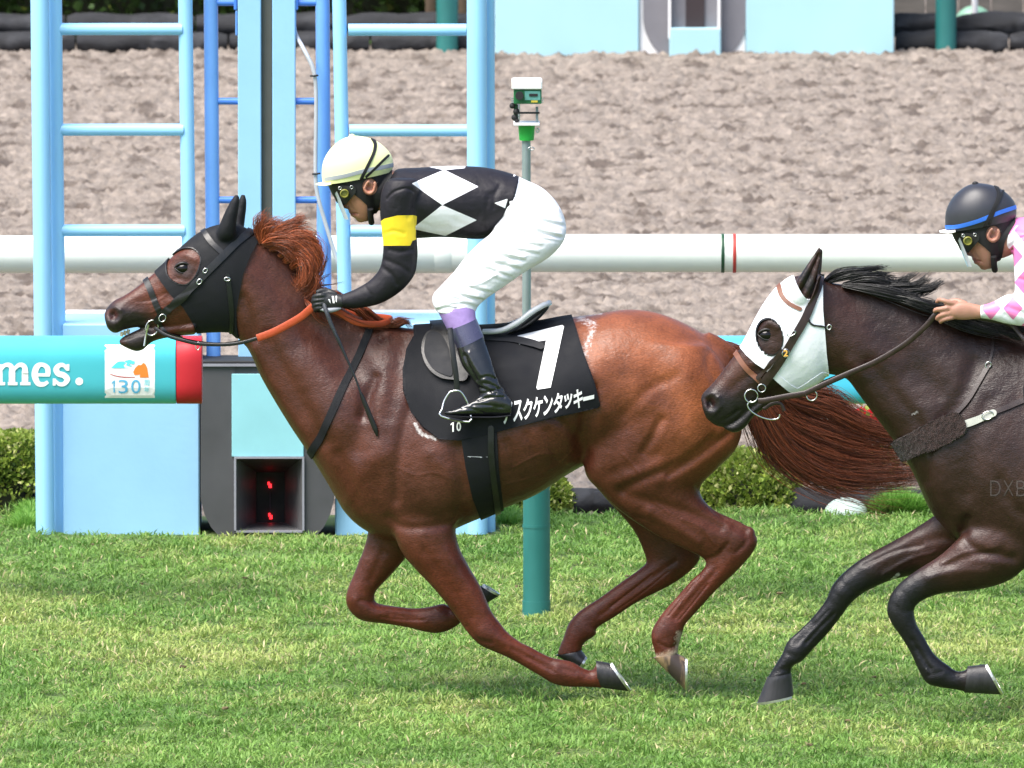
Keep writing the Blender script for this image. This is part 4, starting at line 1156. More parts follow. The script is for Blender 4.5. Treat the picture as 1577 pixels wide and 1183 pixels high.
VEINS1 = [([(640, 870), (660, 905), (680, 925), (706, 955)], 1.9, -.0022), ([(612, 720), (640, 732), (668, 728), (700, 740)], 2.4, -.0012), ([(960, 700), (985, 730), (1000, 765), (1030, 790)], 2.0, -.0022),
          ([(1050, 800), (1080, 812), (1100, 838)], 2.0, -.0022), ([(1075, 880), (1055, 915), (1045, 935)], 1.7, -.002), ([(1090, 900), (1068, 928), (1046, 955)], 1.6, .003), ([(1078, 888), (1050, 922), (1030, 948)], 1.6, .0025),
          ([(780, 745), (820, 735), (860, 715), (885, 690)], 2.1, -.002), ([(790, 720), (830, 700), (850, 700)], 2, -.002), ([(205, 480), (230, 482), (250, 474), (262, 480)], 1.7, -.0018),
          ([(210, 468), (236, 466), (256, 455)], 1.7, -.0018), ([(812, 1012), (835, 1026), (855, 1036)], 1.6, .003), ([(590, 930), (555, 925)], 4, .004), ([(720, 965), (735, 985), (755, 990)], 4, .004), ([(1130, 812), (1150, 832), (1135, 850)], 4, .004),
          ([(1085, 862), (1105, 855), (1120, 838)], 4, .004), ([(866, 1030), (885, 1036)], 4, .003), ([(1014, 990), (1030, 998), (1045, 992)], 2.4, .003), ([(1003, 886), (975, 908), (940, 935)], 1.7, .003), ([(1030, 880), (990, 912), (950, 940)], 1.7, .0025),
          ([(585, 950), (620, 955), (655, 955)], 1.8, .003), ([(930, 760), (960, 790), (990, 800)], 4, .003)]

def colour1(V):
    Q = PX(V); n = len(V)
    C = np.tile(np.array([.078, .021, .0105]), (n, 1))
    def mixc(mask, col):
        nonlocal C
        C = C * (1 - mask[:, None]) + np.array(col) * mask[:, None]
    sm = lambda d, a, b: np.clip((b - d) / (b - a), 0, 1)
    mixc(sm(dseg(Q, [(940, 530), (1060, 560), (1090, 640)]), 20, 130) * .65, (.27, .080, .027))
    mixc(sm(dseg(Q, [(640, 760), (800, 730)]), 10, 90) * .5, (.060, .022, .014))
    mixc(sm(dseg(Q, [(440, 480), (540, 600), (620, 600)]), 40, 130) * .5, (.046, .016, .011))
    # redder, darker legs
    lower = np.clip((Q[:, 1] - 830) / 60, 0, 1)
    mixc(lower * .65, (.10, .020, .009))
    for j in ((745, 985), (1140, 835), (1040, 862), (862, 1036), (1025, 978), (900, 965), (560, 940), (675, 955)):
        mixc(sm(dseg(Q, [j]), 8, 30) * .45, (.040, .012, .009))
    # muzzle
    mz = sm(dseg(Q, [(170, 490), (205, 500), (215, 525)]), 16, 42)
    mixc(mz * .93, (.017, .014, .015))
    mixc(sm(ell(Q, 172, 484, 9, 8), -2, 2) * 1.0, (.07, .025, .022))
    mixc(sm(ell(Q, 171, 486, 6, 5), -2, 2) * 1.0, (.03, .012, .012))
    mixc(sm(dseg(Q, [(283, 414), (290, 418)]), 7, 24) * .75, (.022, .015, .015))
    near = (V[:, 1] < Y1)
    # pale near hind pastern
    rgc = np.random.default_rng(2)
    rag = rgc.normal(0, 1.6, n)
    sk = np.clip((Q[:, 1] + .30 * (Q[:, 0] - 1028) - 1001 + rag) / 6, 0, 1) * near * (Q[:, 0] > 1000) * (Q[:, 0] < 1075)
    sk = np.maximum(sk, np.clip(1 - (dseg(Q, [(1047, 978), (1046, 1000)]) - 3 + rag) / 4, 0, 1) * near)
    mixc(sk * .9, (.40, .32, .24)); mixc(sm(dseg(Q, [(1020, 1012), (1030, 1004)]), 1, 7) * .5 * near, (.20, .10, .05))
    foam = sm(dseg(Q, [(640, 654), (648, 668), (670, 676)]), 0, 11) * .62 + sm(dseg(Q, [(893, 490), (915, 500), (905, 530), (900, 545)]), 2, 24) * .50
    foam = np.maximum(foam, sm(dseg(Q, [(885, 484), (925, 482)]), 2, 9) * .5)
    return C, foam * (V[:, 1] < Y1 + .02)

def build_horse1():
    parts = [loft(TORSO1, Y1, 40, 4), loft(NECK1, Y1, 32, 4), loft(HEAD1, Y1, 30, 4), loft(JAW1, Y1, 24, 4), loft(EAR1N, Y1, 20, 4), loft(EAR1F, Y1, 20, 4),
             loft(HIND_N, Y1, 28, 4), loft(HIND_F, Y1, 28, 4), loft(FORE_N, Y1, 28, 4), loft(FORE_F, Y1, 28, 4)]
    # tail dock
    parts.append(tube([P(1085, 528, Y1), P(1112, 536, Y1), P(1132, 550, Y1), P(1142, 572, Y1)], [.05, .036, .028, .018], 12))
    # eyelids, elbow point, stifle, point of hock
    parts.append(sphere(P(1152, 822, Y1 - .135), .028, .024, .03)); parts.append(sphere(P(690, 790, Y1 - .15), .05, .035, .06))
    V, T, E = fuse(parts, .0050, 7)
    Q = PX(V)
    # blend where the limbs grow out of the trunk
    w = np.zeros(len(V))
    for pl, r in (([(600, 700), (650, 700), (700, 760), (640, 830), (590, 820)], 75), ([(900, 600), (920, 720), (1000, 740), (1100, 720), (1120, 600), (1000, 520)], 75),
                  ([(520, 600), (560, 540), (640, 540), (560, 700), (540, 800)], 80), ([(366, 352), (345, 500), (380, 480)], 26)):
        w = np.maximum(w, np.clip(1.6 - dseg(Q, pl) / r, 0, 1))
    w[Q[:, 1] > 860] = 0
    V = blur(V, E, 42, w * .9)
    V0 = V.copy()
    V = relief(V, T, [(a, b, c * (1.5 if np.asarray(a)[0][0] > 340 and np.asarray(a)[0][1] < 830 else .8)) for a, b, c in RELIEF1])
    V = taubin(V, E, 2); V = relief(V, T, VEINS1)
    return V0, V, T, E

h1 = empty('horse', P(800, 1075, Y1) * (1, 1, 0) , 'chestnut racehorse in a black hood galloping with the number 7 cloth on its back', 'horse')
V0, V, T, E = build_horse1()
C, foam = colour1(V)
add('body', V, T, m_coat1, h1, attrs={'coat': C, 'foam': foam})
N0 = normals(V0, T); B1 = bvh(V, T); Q1 = PX(V0)
H1 = dict(NV=normals(V, T), V=V, V0=V0, T=T, N=N0, Q=Q1)
for (cf, cb, toe, heel, yy, hw, mt) in (((926, 1059), (920, 1018), (969, 1065), (938, 1021), -.12, .036, m_hoof), ((742, 934), (727, 907), (768, 918), (741, 902), .12, .034, m_hoof),
                                  ((1011, 1018), (1044, 1007), (1055, 1062.5), (1055, 1013), -.135, .035, m_hoofpale), ((859, 1011), (896, 1002), (890, 1029), (902, 1010), .14, .034, m_hoof)):
    hoof(h1, cf, cb, toe, heel, Y1 + yy, hw, mt)

def eyeball(B, root, px, py, yc, r, sink):
    for side in (0, 1):
        q = hit(B, px, py, -sink, yc)
        if side: q = np.array([q[0], 2 * yc - q[1], q[2]])
        e = add('eye', *sphere(q, r * 1.25, r * .95, r * .95, 24, 16), m_eye, root)
        sg = 1 if side else -1; y_ = q[1] + sg * r * .62
        for nm, k, hh, dr in (('upper_eyelid', 1, .95, .0052), ('lower_eyelid', -1, .72, .0038)):
            pts = [np.array([q[0] + r * 1.5 * u, y_ + abs(u) ** 2 * -sg * r * .45, q[2] + k * r * hh * (1 - u * u) - .12 * r * u]) for u in np.linspace(-1, 1, 9)]
            add(nm, *tube(pts, [.002] + [dr] * 7 + [.002], 10, 2), m_lid, root)
eyeball(B1, h1, 283, 413.5, Y1, .024, .0135)
# teeth in the open mouth
for i, (x, y) in enumerate(((188, 516), (193, 514), (198, 512))):
    add('tooth', *loft([[x - 2.5, y - 5, x + 2.5, y - 4, -.012 + .008 * i, .006], [x - 3, y + 2, x + 1, y + 2.5, -.012 + .008 * i, .006]], Y1, 10, 3), m_teeth, h1)

# mane and tail
g_m1 = [(3, [(402, 374, -.03), (399, 350, -.03), (404, 335, -.03), (411, 328, -.03)]), (3, [(404, 372, -.03), (410, 350, -.03), (424, 343, -.03), (440, 352, -.03)]),
        (5, [(412, 378, -.04), (428, 354, -.04), (446, 346, -.04), (462, 338, -.04), (471, 335, -.04)]), (5, [(415, 380, -.04), (438, 358, -.05), (458, 350, -.05), (476, 351, -.04)]),
        (9, [(418, 384, -.04), (446, 364, -.06), (470, 364, -.07), (486, 380, -.07), (488, 402, -.07)]), (10, [(432, 394, -.04), (462, 372, -.07), (484, 384, -.08), (490, 408, -.08), (480, 428, -.08)]),
        (10, [(440, 402, -.05), (462, 388, -.08), (480, 404, -.09), (480, 428, -.09), (466, 440, -.09)]), (7, [(450, 412, -.05), (466, 402, -.09), (474, 420, -.10), (464, 440, -.10), (458, 430, -.1)]),
        (6, [(410, 376, -.05), (430, 372, -.07), (455, 376, -.09), (472, 392, -.09)]), (4, [(406, 374, -.05), (425, 366, -.06), (446, 366, -.07), (462, 370, -.07)]),
        (5, [(464, 432, -.05), (480, 422, -.08), (488, 434, -.09), (478, 452, -.09), (470, 462, -.09)]), (3, [(420, 384, -.05), (436, 380, -.07), (452, 392, -.09), (462, 410, -.09)])]
V_, F_, C_ = hair(g_m1, 2400, .0011, 3, (8, 7, .018), 5.0, 15, colA=(.38, .092, .028), colB=(.085, .02, .009), Y=Y1)
wisps = [(1, [(440, 420), (480, 425), (494, 405), (492, 385), (490, 372)]), (1, [(455, 440), (490, 420), (503, 398), (504, 378)]), (1, [(462, 445), (490, 428), (500, 408), (507, 392)]),
         (1, [(468, 446), (490, 440), (515, 438), (541, 433)]), (1, [(466, 440), (485, 434), (502, 425), (512, 420)]), (1, [(405, 372), (395, 377), (388, 374), (384, 370)]), (1, [(405, 370), (408, 366), (408, 378), (398, 380)])]
Vw, Fw, Cw = hair(wisps, 60, .0016, 5, (1.2, 1.2, .006), 1.5, 16, colA=(.20, .06, .03), colB=(.06, .02, .015), Y=Y1 - .03)
g_low = [(4, [(466, 445, -.06), (490, 444, -.08), (508, 452, -.08), (522, 452, -.07), (528, 458, -.07)]), (3, [(470, 450, -.07), (495, 452, -.10), (512, 462, -.10), (530, 470, -.1)]),
         (5, [(520, 470, -.05), (548, 476, -.08), (566, 492, -.07), (590, 500, -.05)]), (5, [(530, 474, -.04), (560, 476, -.06), (580, 490, -.05), (604, 500, -.03)]),
         (3, [(560, 488, -.03), (590, 500, -.03), (615, 492, -.03), (640, 493, -.02)]), (3, [(580, 496, -.03), (605, 503, -.02), (625, 496, -.02), (634, 505, -.01)]), (4, [(500, 476, -.10), (530, 488, -.12), (560, 500, -.11), (600, 505, -.07)]),
         (3, [(470, 462, -.08), (480, 474, -.11), (492, 490, -.12), (510, 500, -.12)])]
Vl, Fl, Cl = hair(g_low, 700, .0016, 9, (4, 3, .014), 1.6, 13, colA=(.26, .06, .02), colB=(.08, .018, .009), Y=Y1)
Vm = np.concatenate([V_, Vw, Vl]); Fm = np.concatenate([F_, Fw + len(V_), Fl + len(V_) + len(Vw)]); Cm = np.concatenate([C_, Cw, Cl])
m_hair1 = M('chestnut_hair', (1, 1, 1), .42, attr='coat', var=.12, scale=30, spec=.5)
add('mane', Vm, Fm, m_hair1, h1, attrs={'coat': Cm}, kind='stuff')
g_t1 = [(8, [(1102, 530, 0), (1138, 548, .0), (1168, 580, .02), (1215, 610, .03), (1275, 628, .04), (1340, 660, .05), (1420, 676, .05), (1480, 690, .05)]),
        (10, [(1104, 532, 0), (1140, 556, 0), (1172, 595, .02), (1220, 640, .03), (1285, 668, .03), (1350, 690, .04), (1440, 700, .05)]),
        (10, [(1106, 534, 0), (1142, 562, 0), (1176, 612, .01), (1222, 668, .02), (1285, 700, .02), (1350, 712, .03), (1440, 716, .04)]),
        (9, [(1108, 536, 0), (1142, 566, 0), (1170, 622, 0), (1208, 684, .0), (1262, 722, .0), (1320, 735, .01), (1395, 735, .02), (1450, 728, .03)]),
        (3, [(1110, 538, 0), (1140, 570, 0), (1160, 625, 0), (1180, 672, .0), (1220, 712, .0), (1270, 740, .0), (1330, 752, 0), (1400, 745, .01)]),
        (1.0, [(1110, 538, 0), (1140, 572, 0), (1160, 630, 0), (1184, 692, -.02), (1235, 736, -.02), (1290, 762, -.02), (1345, 778, -.02), (1385, 792, -.02)]),
        (1.2, [(1110, 538, 0), (1136, 572, 0), (1155, 620, 0), (1170, 660, -.01), (1182, 700, -.01), (1205, 724, -.01), (1250, 745, 0)]),
        (2.5, [(1106, 534, 0), (1148, 560, .01), (1190, 592, .03), (1240, 602, .04), (1282, 612, .04), (1312, 636, .05), (1318, 650, .05)])]
Vt, Ft, Ct = hair(g_t1, 3900, .0013, 21, (13, 13, .035), 9, 20, colA=(.23, .062, .026), colB=(.022, .008, .006), Y=Y1 + .02)
add('tail', Vt, Ft, m_hair1, h1, attrs={'coat': Ct}, kind='stuff')

# ---- hood 1 (a separate cloth over head and ears)
Q = Q1
hood_poly = [(239, 421), (251, 438), (263, 454), (282, 473), (295, 494), (303, 514), (330, 517), (368, 520), (365, 500), (364, 478), (370, 444), (374, 422), (386, 392), (399, 369), (384, 345), (380, 296), (355, 296), (330, 335), (300, 352), (270, 380), (245, 405)]
s = sdpoly(Q, hood_poly)
eyeh = sdpoly(Q, [(257, 407), (264, 395), (282, 384), (299, 384), (309, 398), (303, 422), (288, 438), (272, 436), (259, 425)], 5)
s = np.maximum(s, -eyeh)
hood1 = empty('racing_hood', P(330, 440, Y1), 'black cloth hood covering the ears and cheeks of the chestnut horse', 'hood')
add('hood_cloth', *shell(V0, T, s, .0055, N=N0), m_hoodblack, hood1)
addp('edge_binding', *shell(V0, T, np.maximum(np.abs(eyeh + .0) - 1.0, sdpoly(Q, hood_poly)), .0075, N=N0), m_blacklea, hood1)

def straps(H, root, items, mat, name='strap'):
    for pl, w, off in items:
        s = strap(H['Q'], pl, w)
        m_ = (H['Q'][:, 0] < H.get('xmax', 1e9))
        s = np.where(m_, s, 99)
        Vs, Ts = shell(H['V'], H['T'], s, off, .005, H['NV'])
        if len(Vs): addp(name, Vs, Ts, mat, root)

def ringpx(B, root, cx, cy, rx, ry, r, yd, name='ring', ang=0, mat=None, full=True, a0=0, a1=6.283, off=.008):
    c = hit(B, cx, cy, off, yd); s = 1 / 400.0; a = math.radians(ang)
    ax = np.array([math.cos(a), 0, -math.sin(a)]) * rx * s; ay = np.array([math.sin(a), 0, math.cos(a)]) * ry * s
    ring3(c, ax, ay, r, name, mat or m_steel, root, full=full, a0=a0, a1=a1)

br1 = empty('bridle', P(250, 470, Y1), 'black bridle with steel bit on the hooded chestnut horse', 'bridle')
H1['xmax'] = 420
straps(H1, br1, [([(223, 426), (231, 445), (239, 466), (248, 484)], 9, .008)], m_blacklea, 'noseband')
straps(H1, br1, [([(388, 356), (366, 372), (344, 394), (318, 420), (295, 444), (272, 466), (252, 482), (243, 492)], 11, .012)], m_blacklea, 'cheek_strap')
straps(H1, br1, [([(313, 355), (324, 372), (340, 388)], 8, .010)], m_blacklea, 'browband')
straps(H1, br1, [([(350, 425), (353, 450), (356, 480), (357, 508)], 7, .010)], m_blacklea, 'throatlatch')
straps(H1, br1, [([(243, 490), (256, 512), (285, 520), (308, 521)], 5, .008)], m_blacklea, 'chin_strap')
for (cx, cy, rx, ry, an) in ((250, 490, 5, 6, 30), (307, 434, 3.2, 4.5, 40), (316, 417, 2.8, 4, 40), (350, 430, 4.5, 2.6, 0)):
    ringpx(B1, br1, cx, cy, rx, ry, .0022, Y1, 'buckle', an, off=.016)
ringpx(B1, br1, 234, 505, 9.5, 12, .003, Y1, 'bit_ring', 15, off=.012)
qb = [hit(B1, 229, 500, .02, Y1), hit(B1, 225, 515, .012, Y1), P(222, 533, Y1 - .045)]
add('bit_cheek', *tube(qb, .0045, 8), m_steel, br1)
ringpx(B1, br1, 305, 533, 3.5, 6, .002, Y1 - .07, 'rein_ring', 10)
yR = Y1 - .10
rein = lambda pts, r, name, mat, root, fl=.3: add(name, *tube([P(*p[:2], p[2]) for p in pts], r, 10, 4, flat=((0, 1, 0), fl)), mat, root)
rein([(238, 505, Y1 - .06), (257, 517, Y1 - .075), (287, 526, Y1 - .09), (308, 530, Y1 - .095), (345, 531, Y1 - .105), (372, 528, Y1 - .115), (397, 521, Y1 - .12)], .0065, 'rein', m_blacklea, br1)
rein([(396, 521, Y1 - .122), (420, 512, Y1 - .13), (445, 499, Y1 - .14), (465, 487, Y1 - .15), (480, 474, Y1 - .16), (492, 466, Y1 - .17)], .0145, 'rein_grip', m_orange, br1, .22)
rein([(505, 474, Y1 - .16), (525, 483, Y1 - .14), (545, 495, Y1 - .135), (565, 499, Y1 - .12), (584, 499, Y1 - .09), (600, 494, Y1 - .05), (600, 490, Y1 + .05), (560, 485, Y1 + .14), (500, 470, Y1 + .16)], .012, 'rein_grip', m_orange, br1, .25)
rein([(238, 505, Y1 + .06), (287, 524, Y1 + .09), (345, 530, Y1 + .10), (397, 518, Y1 + .12), (445, 495, Y1 + .14), (492, 466, Y1 + .17)], .0065, 'rein', m_blacklea, br1)

bp1 = empty('breastplate_strap', P(500, 640, Y1 - .15), 'black strap across the shoulder of the chestnut horse', 'strap')
H1['xmax'] = 640
straps(H1, bp1, [([(571, 503), (557, 537), (545, 560), (530, 592), (507, 648), (492, 676), (476, 704)], 11.5, .006)], m_hoodblack, 'shoulder_strap')

# ---- number cloth
cl1 = empty('number_cloth', P(770, 600, Y1), 'black saddle cloth with white number 7 and Japanese lettering on the chestnut horse', 'saddle cloth')
cloth_poly = [(636, 490), (640, 520), (627, 540), (620.5, 570), (623, 603), (633, 636), (650, 659), (676, 677), (708, 678), (740, 672), (762, 667), (805, 655), (853, 642), (921, 628), (925, 624), (914, 590), (901, 552), (891, 522), (881, 488), (877, 460), (760, 460), (700, 470)]
s = sdpoly(Q, cloth_poly)
Vc, Tc = shell(V0, T, s, .012, .014, N0)
# gentle flutter along the cloth
Nn = normals(Vc, Tc); Qc = PX(Vc)
m_cloth = M('black_number_cloth', (.0055, .006, .009), .78, var=.15, scale=8, bump=.0008, bscale=400, spec=.3)
wv = .0035 * np.sin(Qc[:, 0] * .045 + Qc[:, 1] * .02) + .0025 * np.sin(Qc[:, 0] * .02 - Qc[:, 1] * .07)
Vc = Vc + Nn * wv[:, None]
add('cloth', Vc, Tc, m_cloth, cl1)
BC = bvh(Vc, Tc)
seven = [(797, 517), (866, 500.5), (868.5, 503), (848, 597), (828, 600), (826, 597), (841, 524), (800, 530.5), (797, 528)]
Q7, F7 = flat2d([seven], 7)
add('number', *decal(BC, Q7, F7, .003, Y1 - .29), m_printw, cl1, smooth=False)
# horse name on the cloth: nine katakana, rising to the right
name_s = 'アスクケンタッキー'
cx0, cx1 = 774, 912
for i, ch in enumerate(name_s):
    u = i / 8; xm = cx0 + 8 + (cx1 - cx0 - 14) * u; ym = 636 - 25 * u + (0)
    hgt = 33 - 4 * u
    w = 12.5
    if ch == 'ー': bxp = (xm - 8, ym - 4, xm + 8, ym + 2.5)
    elif ch == 'ッ': bxp = (xm - 6.5, ym - 11, xm + 6.5, ym + 12)
    else: bxp = (xm - 7.2, ym - hgt / 2, xm + 7.2, ym + hgt / 2)
    if ch == 'ー': Qt, Ft_ = np.array([(xm - 8, ym + 1), (xm + 9, ym - 3), (xm + 9, ym + 3), (xm - 8, ym + 7)], float), [[0, 1, 2, 3]]
    else:
        Qt, Ft_ = text2d(ch, bxp, bold=.028)
        if len(Qt): Qt[:, 1] -= (Qt[:, 0] - xm) * .2
    if len(Qt): add('letter', *decal(BC, Qt, Ft_, .003, Y1 - .28), m_printw, cl1, smooth=False)
for i, ch in enumerate('10'):
    if ch == '1': Qt, Ft_ = np.array([(694, 653), (697, 650.5), (699, 650.3), (699, 665), (696.5, 665.3), (696.5, 654), (694, 655)], float), [[0, 1, 2, 3, 4, 5, 6]]
    else: Qt, Ft_ = text2d(ch, (694 + i * 9, 651 - i, 700.5 + i * 9.5, 665 - i), bold=.02)
    if len(Qt): add('letter', *decal(BC, Qt, Ft_, .0025, Y1 - .28), m_printw, cl1, smooth=False)

# ---- saddle
sd = empty('saddle', P(740, 510, Y1), 'small black and grey racing saddle under the jockey in black', 'saddle')
m_sadseat = M('grey_saddle_leather', (.50, .52, .55), .35, var=.06)
m_sadgrey = M('dark_grey_leather', (.012, .013, .017), .6, spec=.25, var=.15)
add('seat', *loft([[664, 499, 668, 512, 0, .05], [700, 504, 702, 516, 0, .08], [742, 507, 744, 518, 0, .10], [775, 505, 777, 517, 0, .12], [800, 491, 804, 507, 0, .135], [822, 475, 826, 494, 0, .13], [836, 468, 842, 478, 0, .11], [843, 467, 846, 472, 0, .09]], Y1 - .0, 24, 4), m_blacklea, sd)
add('seat_edge', *tube([P(744, 511, Y1 - .125), P(772, 509, Y1 - .145), P(797, 497, Y1 - .155), P(818, 481, Y1 - .15), P(835, 471, Y1 - .13), P(843, 468, Y1 - .10), P(845, 467, Y1), P(843, 468, Y1 + .1), P(818, 480, Y1 + .15), P(797, 496, Y1 + .155), P(744, 511, Y1 + .125)], .011, 10, 4), m_sadseat, sd)
add('pommel', *loft([[662, 503, 664, 512, 0, .06], [668, 495, 680, 520, 0, .075], [684, 494, 694, 528, 0, .08], [700, 500, 706, 520, 0, .07]], Y1, 20, 4), m_blacklea, sd)
flap = [(664, 500), (668, 512), (658, 519), (652, 530), (650.5, 545), (656, 562), (667, 576), (682, 585), (700, 588), (720, 588), (726, 560), (722, 520), (715, 500)]
s = sdpoly(Q, flap, 4)
Vf, Tf = shell(V0, T, s, .026, .016, N0); addp('flap', Vf, Tf, m_blacklea, sd)
flap2 = [(662, 520), (656, 535), (656.5, 552), (668, 570), (684, 579.5), (699, 582), (697, 560), (690, 535), (678, 521)]
s = sdpoly(Q, flap2, 4)
addp('knee_pad', *shell(V0, T, s, .031, .006, N0), m_sadgrey, sd)
s = strap(Q, [(750, 524), (790, 527), (820, 533), (834, 537)], 10)
addp('strap', *shell(V0, T, s, .019, .004, N0), m_sadgrey, sd)
girth = [(706, 640), (764, 640), (768, 720), (775, 786), (760, 800), (740, 800), (727, 765), (717, 718)]
s = sdpoly(Q, girth)
addp('girth', *shell(V0, T, s, .009, .011, N0), m_hoodblack, sd)
s = strap(Q, [(757, 660), (757, 700), (761, 745), (766, 792)], 9)
addp('girth_strap', *shell(V0, T, s, .016, .008, N0), m_blacklea, sd)
s = strap(Q, [(721, 703), (752, 703.5)], 1.4)
addp('girth_seam', *shell(V0, T, np.where(V0[:, 1] < Y1, s, 9), .0105, .002, N0), m_sadseat, sd)
yS = Y1 - .335
add('stirrup_leather', *tube([P(693, 505, Y1 - .30), P(697, 540, yS + .01), P(702, 575, yS), P(704, 601, yS)], .0105, 10, 3, flat=((0, 1, 0), .25)), m_blacklea, sd)
pts = [(699, 602), (692, 605), (684, 618), (681, 630), (679.5, 641), (700, 645), (722, 650), (724, 634), (718, 616), (709, 603), (699, 602)]
Ys = [yS, yS, yS, yS - .01, yS - .02, yS - .03, yS - .02, yS, yS, yS, yS]
add('stirrup_iron', *tube([P(a, b, y) for (a, b), y in zip(pts[:5], Ys[:5])] + [P(a, b, y) for (a, b), y in zip(pts[6:], Ys[6:])], .0042, 8, 3), m_steel, sd)
add('stirrup_tread', *loft([[680, 640, 681, 644, 0, .018], [700, 643, 700, 648, 0, .03], [722, 648, 722, 652, 0, .022]], yS - .0, 14, 3), m_sadgrey, sd)

# ---------------------------------------------------------------- horse 2, dark bay
Y2 = -0.55
NECK2 = [[1256, 430, 1246, 556, 0, .06], [1266, 431, 1270, 575, 0, .075], [1290, 436, 1302, 583, 0, .083, .25], [1330, 442, 1320, 604, 0, .086, .35], [1375, 450, 1342, 634, 0, .094, .35],
         [1425, 462, 1362, 660, 0, .108, .35], [1475, 480, 1384, 690, 0, .128, .35], [1525, 497, 1408, 733, 0, .155, .35], [1575, 508, 1434, 790, 0, .175, .35], [1612, 515, 1466, 822, 0, .18, .3]]
HEAD2 = [[1079.5, 612, 1082, 629, 0, .024], [1084, 604, 1089, 645, 0, .044], [1096, 592, 1107, 657, 0, .052], [1110, 575, 1128, 655, 0, .053], [1126, 554, 1150, 640, 0, .053], [1141, 535, 1178, 622, 0, .060],
         [1156, 508, 1208, 612, 0, .074], [1173, 476, 1240, 600, 0, .090, -.1], [1193, 448, 1262, 588, 0, .097], [1217, 428, 1277, 568, 0, .094], [1242, 423, 1288, 545, 0, .082], [1262, 429, 1297, 520, 0, .068]]
JAW2 = [[1112, 655, 1117, 661, 0, .02], [1122, 652, 1131, 666, 0, .032], [1136, 643, 1147, 659, 0, .034], [1152, 630, 1164, 638, 0, .038], [1180, 605, 1195, 618, 0, .05]]
EAR2N = [[1222, 470, 1242, 474, -.06, .022], [1218.5, 457, 1246, 463, -.068, .030], [1222, 440, 1255, 444, -.07, .034], [1233, 421, 1261, 424, -.072, .030], [1246, 402, 1265.5, 403, -.072, .022], [1256, 388, 1265, 388, -.07, .011], [1260.5, 380, 1263, 380, -.07, .003]]
EAR2F = [[1236, 455, 1258, 455, .055, .025], [1237, 436, 1262, 438, .065, .034], [1243, 419, 1266, 421, .068, .030], [1251, 402, 1267, 403, .068, .022], [1260, 389, 1267, 389, .068, .011], [1264, 382, 1266, 382, .066, .003]]
FN2 = [[1560, 740, 1640, 790, -.09, .08], [1520, 790, 1605, 850, -.11, .085], [1480, 825, 1556, 893, -.12, .076], [1447, 855, 1502, 909, -.12, .062], [1413, 877, 1456, 913, -.12, .05], [1386, 898, 1424, 923, -.12, .044],
       [1372, 916, 1409, 936, -.12, .043], [1366, 940, 1409, 952, -.12, .042], [1373, 960, 1414, 966, -.12, .037], [1387, 980, 1422, 979, -.12, .030], [1397, 996, 1428, 990, -.12, .028],
       [1406, 1013, 1437, 1005, -.12, .029], [1415, 1033, 1448, 1016, -.12, .034], [1427, 1052, 1462, 1026, -.12, .036], [1447, 1058.5, 1470, 1032, -.12, .031], [1472, 1062, 1482, 1034, -.12, .030], [1492, 1067, 1494, 1026, -.12, .034]]
FF2 = [[1480, 750, 1540, 800, .09, .07], [1450, 785, 1505, 840, .11, .066], [1427, 801, 1474, 858, .12, .062], [1391, 824, 1428, 880, .12, .056], [1341, 852, 1378, 892, .12, .048], [1316, 868, 1350, 903, .12, .044],
       [1296, 885, 1326, 916, .12, .043], [1281, 903, 1309, 931, .12, .042], [1272, 924, 1298, 946, .12, .036], [1252, 950, 1278, 972, .12, .029], [1230, 972, 1258, 994, .12, .028],
       [1213, 988, 1243, 1010, .12, .034], [1204, 1008, 1234, 1019, .12, .035], [1194, 1024, 1221, 1026, .12, .030], [1184, 1041, 1218, 1038, .12, .031], [1180, 1047, 1219, 1040, .12, .033]]
TORSO2 = [[1432, 640, 1424, 755, 0, .10], [1458, 590, 1452, 812, 0, .16], [1508, 530, 1500, 845, 0, .205, .15], [1577, 516, 1577, 872, 0, .235, .3]] + \
         [[s[0] + 945, s[1] + 18, s[2] + 945, s[3] + 44] + list(s[4:]) for s in TORSO1[4:]]
HN2 = [[s[0] + 945, s[1] + 30, s[2] + 945, s[3] + 30] + list(s[4:]) for s in HIND_N]
HF2 = [[s[0] + 945, s[1] + 30, s[2] + 945, s[3] + 30] + list(s[4:]) for s in HIND_F]
